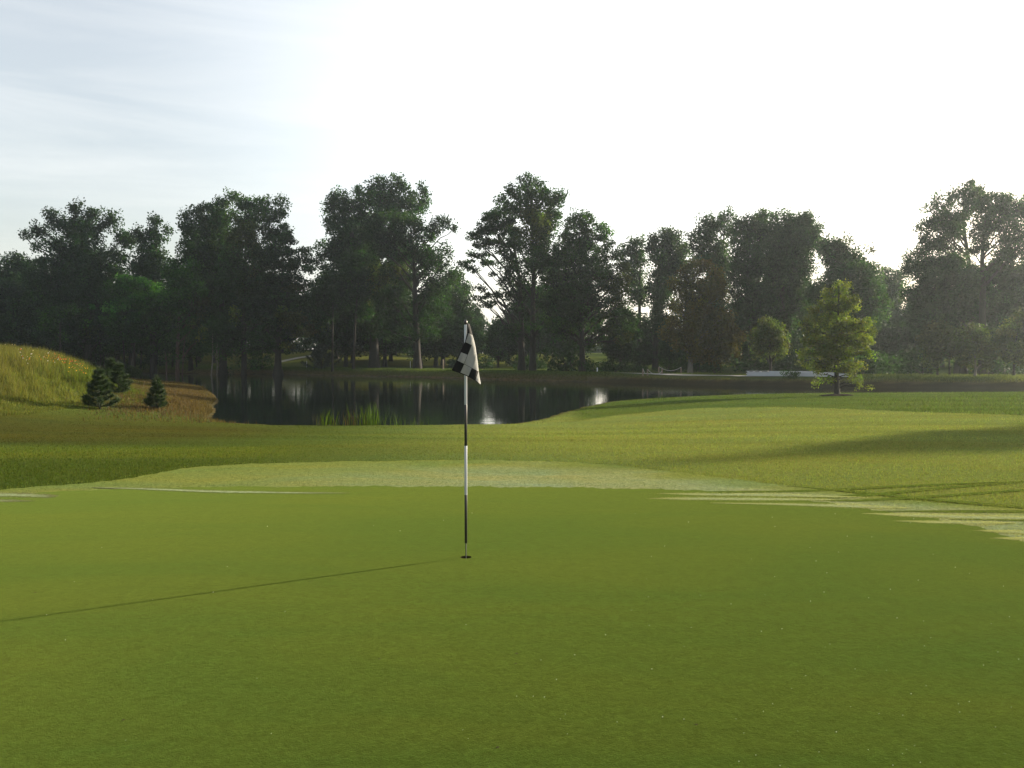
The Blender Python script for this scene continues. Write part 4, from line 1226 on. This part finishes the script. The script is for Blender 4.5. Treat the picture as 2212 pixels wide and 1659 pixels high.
# ------------------------------------------------------------------ reeds at the water's edge
def reeds(label, u, y, n_, h_, spread, hue, seed, dry=.0, name="reed_clump"):
    r = np.random.default_rng(seed)
    x0 = (u - CX) / F * y; z0 = gz1(x0, y)
    root = empty(name, (x0, y, z0)); tag(root, label, "reeds", "clumps of reeds along the near edge of the pond")
    V, C, Fc = [], [], []
    for q in range(n_):
        b = np.array([r.normal(0, spread * .5), r.normal(0, spread * .35), -.05])
        hh_ = h_ * r.uniform(.45, 1.08); a = r.uniform(0, 6.28); ln = hh_ * r.uniform(.05, .32)
        t = np.linspace(0, 1, 5)[:, None]
        d_ = np.array([math.cos(a), math.sin(a), 0])
        c_ = b + np.array([0, 0, 1]) * hh_ * t * (1 - .12 * t) + d_ * ln * t ** 2
        sd = np.array([-math.sin(a + .6), math.cos(a + .6), 0]); w_ = .011 * (1 - t ** 1.5) + .001
        o_ = len(V) * 10
        V.append(np.vstack([c_ - sd * w_, c_ + sd * w_]))
        Fc += [(o_ + k, o_ + k + 1, o_ + 6 + k, o_ + 5 + k) for k in range(4)]
        cc_ = np.array((.10, .08, .035) if r.uniform() < dry else hue) * r.uniform(.35, .75)
        C.append(np.tile(cc_, (10, 1)))
    mesh_np("reed_blades", np.concatenate(V), [np.array(Fc)], M_grass, root, np.concatenate(C))
    return root


Z5 = lambda x: (1080 + x / 4.608) / 3.5625
reeds("sparse dry stalks, leftmost at the water's edge", Z5(245), 30.0, 9, .62, .25, (.10, .12, .05), 11, .6)
reeds("short green reed clump with blades bent right, left of the tall clump", Z5(410), 29.9, 46, .72, .42, (.085, .15, .02), 12)
reeds("brownish half-dead reed clump between two green clumps", Z5(790), 29.9, 34, .75, .55, (.11, .12, .04), 13, .6)
reeds("tallest and thickest green reed clump at the water's edge", Z5(1085), 29.9, 85, .98, .52, (.085, .16, .018), 14)
reeds("thin dim green reed clump right of the tallest one", Z5(1440), 30.0, 30, .66, .50, (.055, .11, .022), 15)
reeds("last small reed clump before the flagstick", Z5(1820), 30.2, 22, .55, .50, (.055, .10, .022), 16)
for q, (ux, lb) in enumerate((((1900 + 310 / 3.687), "leafy weed on the bank right of the flagstick"), ((1900 + 440 / 3.687), "small weed on the bank left of the bright reflection"), ((1900 + 1650 / 3.687), "small weed on the mound's edge right of the bright reflections"))):
    u = ux / 3.5625
    g = ground_at(u, (407.5, 408, 400.5)[q])
    reeds(lb, u, g[1], 22, .45 + .1 * (q == 0), .4, (.06, .115, .025), 20 + q, 0, "weed")

# ------------------------------------------------------------------ path, boards, ropes on the far right bank
def ribbon(name, pts, w, mat, lift=.02, th=.0):
    P = np.array(pts, float)
    s = np.linspace(0, len(P) - 1, 50)
    x = np.interp(s, np.arange(len(P)), P[:, 0]); y = np.interp(s, np.arange(len(P)), P[:, 1])
    tx, ty = np.gradient(x), np.gradient(y); l = np.hypot(tx, ty); nx_, ny_ = -ty / l, tx / l
    rows = []
    for o in np.linspace(-w / 2, w / 2, 5):
        a, b = x + nx_ * o, y + ny_ * o
        rows.append(np.c_[a, b, gz(a, b) + lift])
    V = np.concatenate(rows); n = 50
    Fc = np.concatenate([np.stack([r_ * n + np.arange(n - 1), r_ * n + np.arange(1, n), (r_ + 1) * n + np.arange(1, n), (r_ + 1) * n + np.arange(n - 1)], 1) for r_ in range(4)])
    return tag(mesh_np(name, V, [Fc], mat, smooth=True), kind="structure")


ribbon("path", PATHS[0], 2.4, M_path, .07)
ribbon("path", PATHS[1], 1.6, M_path, .07)

# stack of long white boards
y_b0, y_b1 = 77.5, 73.0
xb0, xb1 = (746.5 - CX) / F * y_b0, (851 - CX) / F * y_b1
zb = min(gz1(xb0, y_b0), gz1(xb1, y_b1))
Lb = math.hypot(xb1 - xb0, y_b1 - y_b0)
stack = empty("board_stack", (xb0, y_b0, gz1(xb0, y_b0) - .02), math.atan2(y_b1 - y_b0, xb1 - xb0))
tag(stack, "long low stack of white boards lying on the right-hand bank", "boards")
dz = gz1(xb1, y_b1) - gz1(xb0, y_b0)
stack.rotation_euler = (0, -math.atan2(dz, Lb), math.atan2(y_b1 - y_b0, xb1 - xb0))
for q in range(3):
    mb = MB(); mb.box((.4 + q * Lb * .42, -.3, 0), (.55 + q * Lb * .42, .5, .07)); mb.build("bearer", M_wood, stack, smooth=False)
for lay in range(5):
    mb = MB()
    z0 = .07 + lay * .092
    st = [0, .08, .03, .12, 2.05][lay]
    en = Lb - [.1, .3, .0, 1.4, 2.6][lay]
    for row in range(3):
        mb.box((st + rng.uniform(0, .05), -.28 + row * .25, z0), (en - rng.uniform(0, .3), -.045 + row * .25, z0 + .082))
    mb.build("board", M_white, stack, smooth=False)
mb = MB()
for a, b in ((0, .28), (.55, .85), (1.15, 1.75)):
    mb.box((a + .1, -.27, .07 + 4 * .092), (a + .2, .2, .07 + 4 * .092 + .05))
mb.box((0, -.28, .07 + 4 * .092 + .05), (2.0, .2, .07 + 4 * .092 + .085))
mb.build("spacer", M_white, stack, smooth=False)


def rope_rail(label, posts, y, hgt, ropes):
    """posts, ropes in px columns"""
    x0 = (posts[0] - CX) / F * y
    root = empty("rope_rail", (x0, y, gz1(x0, y))); tag(root, label, "rope rail", "rope rails where the path meets the bank")
    for u in posts:
        px_ = (u - CX) / F * y - x0
        mb = MB(); mb.tube([(px_, 0, -.2), (px_, 0, hgt * .97), (px_, 0, hgt)], [.075, .07, .05], 8); mb.build("post", M_wood, root)
    for (ua, ub, sag, za, zb_) in ropes:
        a, b = (ua - CX) / F * y - x0, (ub - CX) / F * y - x0
        t = np.linspace(0, 1, 16)
        mb = MB(); mb.tube(np.stack([a + (b - a) * t, 0 * t - .08, za + (zb_ - za) * t - sag * 4 * t * (1 - t)], 1), .028, 5); mb.build("rope", M_rope, root)


rope_rail("front rope rail of two dark posts with a sagging white rope", (642.8, 647.5, 662), 84.5, .75, [(642.8, 647.5, .28, .80, .35), (647.5, 662, .42, .72, .55)])
rope_rail("rear rope rail with one long sagging white rope", (658.8, 681), 88.5, .72, [(658.8, 681, .40, .78, .72)])

# mulch ring round the lone tree
lx, ly, lz = LONE.location
a = np.linspace(0, 2 * np.pi, 48, endpoint=False)
rr = .95 * (1 + .08 * np.sin(a * 5) + .05 * np.sin(a * 11))
V = [(lx, ly, gz1(lx, ly) + .10)]
for f, hz in ((.5, .085), (.85, .05), (1, .006)):
    X, Y = lx + rr * f * np.cos(a), ly + rr * f * np.sin(a)
    V += list(np.c_[X, Y, gz(X, Y) + hz + (.012 * rng.standard_normal(48) if f < 1 else 0)])
Fq = [(1 + r_ * 48 + k, 1 + (r_ + 1) * 48 + k, 1 + (r_ + 1) * 48 + (k + 1) % 48, 1 + r_ * 48 + (k + 1) % 48) for r_ in range(2) for k in range(48)]
Ft = [(0, 1 + k, 1 + (k + 1) % 48) for k in range(48)]
tag(mesh_np("mulch_bed", np.array(V), [np.array(Fq), np.array(Ft)], M_mulch, smooth=True), kind="structure")

# ------------------------------------------------------------------ flagstick, flag, hole
mpx = PINY / F / cp
pole_x = PINX
ROOT = empty("flagstick", (PINX, PINY, 0))
tag(ROOT, "black and white banded golf flagstick standing in the hole", "flagstick")


def zof(v):
    return float(at(466, v, PINY)[2])


zs_ = {"top": zof(323.5), "w1": zof(404.7), "b1": zof(445.8), "w2": zof(494.8), "b2": zof(543.0)}
rp = 1.42 * mpx


def band_part(name, z0, z1, r, mat, bev=.002):
    mb = MB(); mb.tube([(0, 0, z0), (0, 0, z0 + bev), (0, 0, z1 - bev), (0, 0, z1)], [r * .93, r, r, r * .93], 20)
    return mb.build(name, mat, ROOT)


band_part("white_band", zs_["w1"], zs_["top"], rp, M_whitepole)
band_part("black_band", zs_["b1"], zs_["w1"], rp, M_blackpole)
band_part("white_band", zs_["w2"], zs_["b1"], rp, M_whitepole)
band_part("black_band", zs_["b2"], zs_["w2"], rp * .98, M_blackpole)
band_part("ferrule", -.10, zs_["b2"], .62 * mpx, M_steel)
mb = MB()
t = np.linspace(0, 1, 9)
mb.tube(np.stack([0 * t, 0 * t, zs_["top"] - .012 + .046 * t], 1), .0165 * np.sqrt(np.clip(1 - (2 * t - .85) ** 2 / 1.4, .02, 1)), 14)
mb.build("knob", M_blackpole, ROOT)

# flag: traced outline given real folds; px of a zoom (1600,1120) scale 6.143
def fz(x, y):
    return (1600 + x / 6.143) / 3.5625, (1120 + y / 6.143) / 3.5625


# rows across the cloth from the left hem to the right hem, top to bottom
lefts = [(408, 190), (403, 300), (392, 425), (352, 605), (250, 825), (175, 1010), (58, 1212)]
seams = [(425, 195), (440, 330), (462, 440), (492, 668), (402, 885), (328, 1083), (243, 1278)]
foldr = [(436, 200), (458, 320), (492, 445), (512, 560), (512, 800), (430, 1130), (420, 1352)]
frt2 = [(440, 202), (466, 316), (500, 448), (535, 600), (560, 900), (560, 1190), (580, 1445)]
rights = [(446, 205), (474, 310), (512, 455), (575, 700), (610, 950), (648, 1255), (692, 1535)]
NR = 7


def interp_rows(K, t):
    K = np.array(K, float)
    s = np.linspace(0, 1, len(K))
    return np.stack([np.interp(t, s, K[:, 0]), np.interp(t, s, K[:, 1])], -1)


# build an explicit patchwork: polygons of the photograph's seams, cut fine so that the cloth can fold
dark, pale = 0, 1
polys = [
    (dark, [(405, 195), (440, 205), (470, 310), (500, 450), (425, 412), (398, 425)]),
    (pale, [(425, 412), (500, 450), (520, 500), (515, 580), (492, 668), (358, 606), (398, 500)]),
    (dark, [(392, 425), (398, 425), (425, 412), (398, 500), (358, 606), (345, 604)]),
    (dark, [(345, 604), (358, 606), (492, 668), (402, 885), (262, 828), (246, 822)]),
    (pale, [(262, 828), (402, 885), (325, 1080), (182, 1010)]),
    (dark, [(246, 822), (262, 828), (182, 1010), (172, 1004)]),
    (dark, [(172, 1004), (182, 1010), (325, 1080), (243, 1275), (150, 1248), (58, 1212)]),
    (pale, [(500, 450), (512, 455), (545, 570), (575, 700), (592, 830), (610, 950), (630, 1100), (645, 1248), (492, 1168), (330, 1084), (408, 890), (498, 668), (516, 580)]),
    (dark, [(492, 668), (498, 668), (408, 890), (330, 1084), (325, 1080), (402, 885)]),
    (pale, [(330, 1092), (492, 1176), (425, 1350), (248, 1270)]),
    (dark, [(325, 1080), (330, 1084), (492, 1168), (645, 1248), (640, 1258), (492, 1176), (330, 1092), (248, 1270), (243, 1275)]),
    (dark, [(492, 1176), (640, 1258), (582, 1440), (425, 1350)]),
    (pale, [(640, 1258), (645, 1248), (668, 1390), (690, 1500), (688, 1530), (582, 1440)]),
    (dark, [(58, 1212), (150, 1248), (243, 1275), (248, 1270), (425, 1350), (582, 1440), (688, 1530), (682, 1542), (580, 1456), (420, 1366), (240, 1290), (60, 1226)]),
    (dark, [(440, 205), (448, 205), (476, 310), (512, 455), (500, 450), (470, 310)]),
]


def edge_dist(p):
    """distance (zoom px) of a point from the right-hand edge of the cloth"""
    E = [(446, 205), (476, 310), (512, 455), (575, 700), (610, 950), (648, 1255), (690, 1535)]
    ey = [e[1] for e in E]; ex = [e[0] for e in E]
    return np.interp(p[1], ey, ex) - p[0]


zm = PINY / F / cp / 3.5625 / 6.143


def cloth_y(x, y):
    e = np.maximum(0, edge_dist((x, y)))
    roll = 120 * np.exp(-e / 42.0)                       # right-hand side turns away from the viewer
    front = -34.0 - 60 * S(300, 1300, y)                 # cloth hangs in front of the pole
    rip = 10 * math.sin((x * .8 - y * .35) * .022) + 5 * math.sin((x + y * .4) * .05)
    cr = (6 * math.sin(y * .11 + x * .07) + 5 * math.sin(y * .19 - x * .13)) * math.exp(-((e - 40) / 45.0) ** 2) * float(S(650, 850, y))
    seam = 22 * math.exp(-(((x - np.interp(y, [450, 668, 885, 1083], [515, 495, 405, 328])) / 60.0) ** 2)) * float(S(1180, 1000, y))
    return front + roll + rip + cr - seam


bmf = bmesh.new()
for mi, pl in polys:
    vs = [bmf.verts.new((px_, -py_, 0)) for px_, py_ in pl]
    try:
        f = bmf.faces.new(vs); f.material_index = mi
    except ValueError:
        pass
bmesh.ops.remove_doubles(bmf, verts=bmf.verts[:], dist=.5)
bmesh.ops.triangulate(bmf, faces=bmf.faces[:])
for _ in range(5):
    es = [e for e in bmf.edges if e.calc_length() > 26]
    if not es: break
    bmesh.ops.subdivide_edges(bmf, edges=es, cuts=1)
    bmesh.ops.triangulate(bmf, faces=bmf.faces[:])
for v_ in bmf.verts:
    x_, y_ = v_.co.x, -v_.co.y
    u, vv = fz(x_, y_)
    dep = cloth_y(x_, y_) * zm
    p = at(u, vv, PINY + dep)
    v_.co = Vector((p[0] - PINX, p[1] - PINY, p[2]))
bmesh.ops.recalc_face_normals(bmf, faces=bmf.faces[:])
mef = bpy.data.meshes.new("flag"); bmf.to_mesh(mef); bmf.free()


def cloth_mat(name, rgb, trans):
    m = leaf_mat(name, trans, (1, .95, .85), .8, .2)
    nt = m.node_tree
    for n_ in nt.nodes:
        if n_.type == "ATTRIBUTE":
            tc = N(nt, "ShaderNodeTexCoord")
            nz = N(nt, "ShaderNodeTexNoise", Scale=28.0, Detail=5.0)
            nt.links.new(tc.outputs["Object"], nz.inputs["Vector"])
            mx = N(nt, "ShaderNodeMix", data_type="RGBA")
            mx.inputs[6].default_value = (*[q * .82 for q in rgb], 1); mx.inputs[7].default_value = (*rgb, 1)
            nt.links.new(nz.outputs["Fac"], mx.inputs[0])
            for l in list(nt.links):
                if l.from_node == n_:
                    nt.links.new(mx.outputs[2], l.to_socket)
            nt.nodes.remove(n_)
            break
    return m


mef.materials.append(cloth_mat("black_cloth", (.013, .012, .012), .05)); mef.materials.append(cloth_mat("white_cloth", (.33, .33, .315), .28))
for p_ in mef.polygons:
    p_.use_smooth = True
flag = bpy.data.objects.new("flag", mef); col.objects.link(flag); flag.parent = ROOT
sol = flag.modifiers.new("thickness", "SOLIDIFY"); sol.thickness = .0016; sol.offset = 0
# hole: a liner set in the green
hole = empty("hole_cup", (PINX, PINY, 0)); tag(hole, "golf hole cut into the putting green at the foot of the flagstick", "hole")
mb = MB()
a = np.arange(40) / 40 * 2 * np.pi
for nm, r_, z0, z1, mt in (("soil_rim", CUP, -.03, .0119, M_soil), ("liner", CUP * .985, -.16, -.03, M_cup)):
    V = np.concatenate([np.c_[r_ * np.cos(a), r_ * np.sin(a), np.full(40, z)] for z in (z0, z1)])
    k_ = np.arange(40)
    mesh_np(nm, V, [np.stack([k_, (k_ + 1) % 40, 40 + (k_ + 1) % 40, 40 + k_], 1)], mt, hole, smooth=True)
V = np.vstack([np.c_[CUP * .985 * np.cos(a), CUP * .985 * np.sin(a), np.full(40, -.16)], [[0, 0, -.16]]])
mesh_np("cup_floor", V, [np.stack([np.arange(40), (np.arange(40) + 1) % 40, np.full(40, 40)], 1)], M_dark, hole)

# dew drops glinting on the green, and a few old ball marks
n_ = 260
x, y = polar_pts(n_, 3.2, 9.5, -.62, .68)
keepd = rng.uniform(0, 1, n_) < (.25 + .75 * S(-.3, .6, x / y))
x, y = x[keepd], y[keepd]
octv = np.array([(1, 0, 0), (-1, 0, 0), (0, 1, 0), (0, -1, 0), (0, 0, 1), (0, 0, -1)], float)
octf = np.array([(0, 2, 4), (2, 1, 4), (1, 3, 4), (3, 0, 4), (2, 0, 5), (1, 2, 5), (3, 1, 5), (0, 3, 5)])
r_ = rng.uniform(.0008, .0018, len(x)) * (.5 + y / 6)
V = (octv[None] * r_[:, None, None] + np.c_[x, y, np.full(len(x), .0135)][:, None]).reshape(-1, 3)
Fc = (octf[None] + (np.arange(len(x)) * 6)[:, None, None]).reshape(-1, 3)
tag(mesh_np("dew_drops", V, [Fc], plain("dew_bead", (.75, .78, .70), .15, spec=.8)), kind="stuff")
n_ = 16
x, y = polar_pts(n_, 3.6, 8.5, -.6, .3)
mb = MB()
for a_, b_ in zip(x, y):
    k_ = 9; th = np.arange(k_) / k_ * 2 * np.pi
    rr_ = rng.uniform(.003, .008) * (1 + .25 * rng.standard_normal(k_))
    V = np.vstack([np.c_[a_ + rr_ * np.cos(th) * 1.3, b_ + rr_ * np.sin(th), np.full(k_, .0150)], [[a_, b_, .0158]]])
    mb.add(V, np.stack([np.arange(k_), (np.arange(k_) + 1) % k_, np.full(k_, k_)], 1))
tag(mb.build("turf_scar", M_soil), kind="stuff")

# ------------------------------------------------------------------ haze
hz = empty_mesh = MB()
mb.__init__()
mb.box((-340, -20, -3.2), (340, 300, 36))
haze = mb.build("haze", None, smooth=False)
tag(haze, kind="stuff")
mh = bpy.data.materials.new("morning_haze"); mh.use_nodes = True
nt = mh.node_tree; nt.nodes.remove(nt.nodes["Principled BSDF"])
pv = N(nt, "ShaderNodeVolumePrincipled")
pv.inputs["Color"].default_value = (.76, .86, .92, 1)
HAZE = .00030
pv.inputs["Density"].default_value = HAZE
pv.inputs["Anisotropy"].default_value = .7
nt.links.new(pv.outputs[0], nt.nodes["Material Output"].inputs["Volume"])
haze.data.materials.append(mh)

# ------------------------------------------------------------------ light
SUN_AZ = math.atan2(3.0, 1.79)      # clockwise from +Y, measured from the flagstick's shadow
SUN_EL = R(14.5)
sd = Vector((math.sin(SUN_AZ) * math.cos(SUN_EL), math.cos(SUN_AZ) * math.cos(SUN_EL), math.sin(SUN_EL)))
sl = bpy.data.lights.new("sun", "SUN"); sl.energy = 5.0; sl.angle = R(1.0); sl.color = (1.0, .89, .70)
so = bpy.data.objects.new("sun", sl); so.rotation_euler = sd.to_track_quat("Z", "Y").to_euler(); so.location = (60, 40, 60)
col.objects.link(so)

w = bpy.data.worlds.new("World"); scene.world = w; w.use_nodes = True
nt = w.node_tree
bg = nt.nodes["Background"]
sky = N(nt, "ShaderNodeTexSky"); sky.sky_type = "NISHITA"; sky.sun_disc = False
sky.sun_elevation = SUN_EL; sky.sun_rotation = SUN_AZ
sky.air_density = 1.0; sky.dust_density = 3.4; sky.ozone_density = 1.0
tc = N(nt, "ShaderNodeTexCoord")
mp = N(nt, "ShaderNodeMapping"); mp.inputs["Scale"].default_value = (1.0, 1.0, 9.0); mp.inputs["Rotation"].default_value = (R(4), R(7), 0)
nt.links.new(tc.outputs["Generated"], mp.inputs[0])
nz = N(nt, "ShaderNodeTexNoise", Scale=1.7, Detail=8.0, Roughness=.62, Distortion=.5)
nt.links.new(mp.outputs[0], nz.inputs["Vector"])
cr = N(nt, "ShaderNodeMapRange"); cr.inputs["From Min"].default_value = .46; cr.inputs["From Max"].default_value = .75; cr.inputs["To Max"].default_value = .30
nt.links.new(nz.outputs["Fac"], cr.inputs["Value"])
mx = N(nt, "ShaderNodeMix", data_type="RGBA")
mx.inputs[7].default_value = (4.3, 4.25, 4.1, 1)
nt.links.new(cr.outputs[0], mx.inputs[0])
veil = N(nt, "ShaderNodeMix", data_type="RGBA"); veil.inputs[0].default_value = .45
veil.inputs[7].default_value = (3.2, 3.15, 2.95, 1)
dt = N(nt, "ShaderNodeVectorMath", operation="DOT_PRODUCT"); dt.inputs[1].default_value = tuple(sd)
nt.links.new(tc.outputs["Generated"], dt.inputs[0])
gl = N(nt, "ShaderNodeMapRange", interpolation_type="SMOOTHSTEP")
gl.inputs["From Min"].default_value = .12; gl.inputs["From Max"].default_value = .62; gl.inputs["To Min"].default_value = .98; gl.inputs["To Max"].default_value = 2.1
nt.links.new(dt.outputs["Value"], gl.inputs["Value"])
vs = N(nt, "ShaderNodeVectorMath", operation="SCALE"); vs.inputs[0].default_value = (3.25, 3.2, 3.0)
nt.links.new(gl.outputs[0], vs.inputs["Scale"]); nt.links.new(vs.outputs[0], veil.inputs[7])
nt.links.new(sky.outputs[0], veil.inputs[6]); nt.links.new(veil.outputs[2], mx.inputs[6])
nt.links.new(mx.outputs[2], bg.inputs["Color"])
bg.inputs["Strength"].default_value = .115

scene.view_settings.view_transform = "Standard"
scene.view_settings.look = "None"
scene.view_settings.exposure = 1.38
scene.view_settings.gamma = 1.0
scene.view_settings.use_curve_mapping = False

cy = scene.cycles
cy.max_bounces = 6; cy.diffuse_bounces = 3; cy.glossy_bounces = 3; cy.transmission_bounces = 3; cy.volume_bounces = 1; cy.transparent_max_bounces = 6
cy.use_denoising = True
cy.sample_clamp_indirect = 6.0
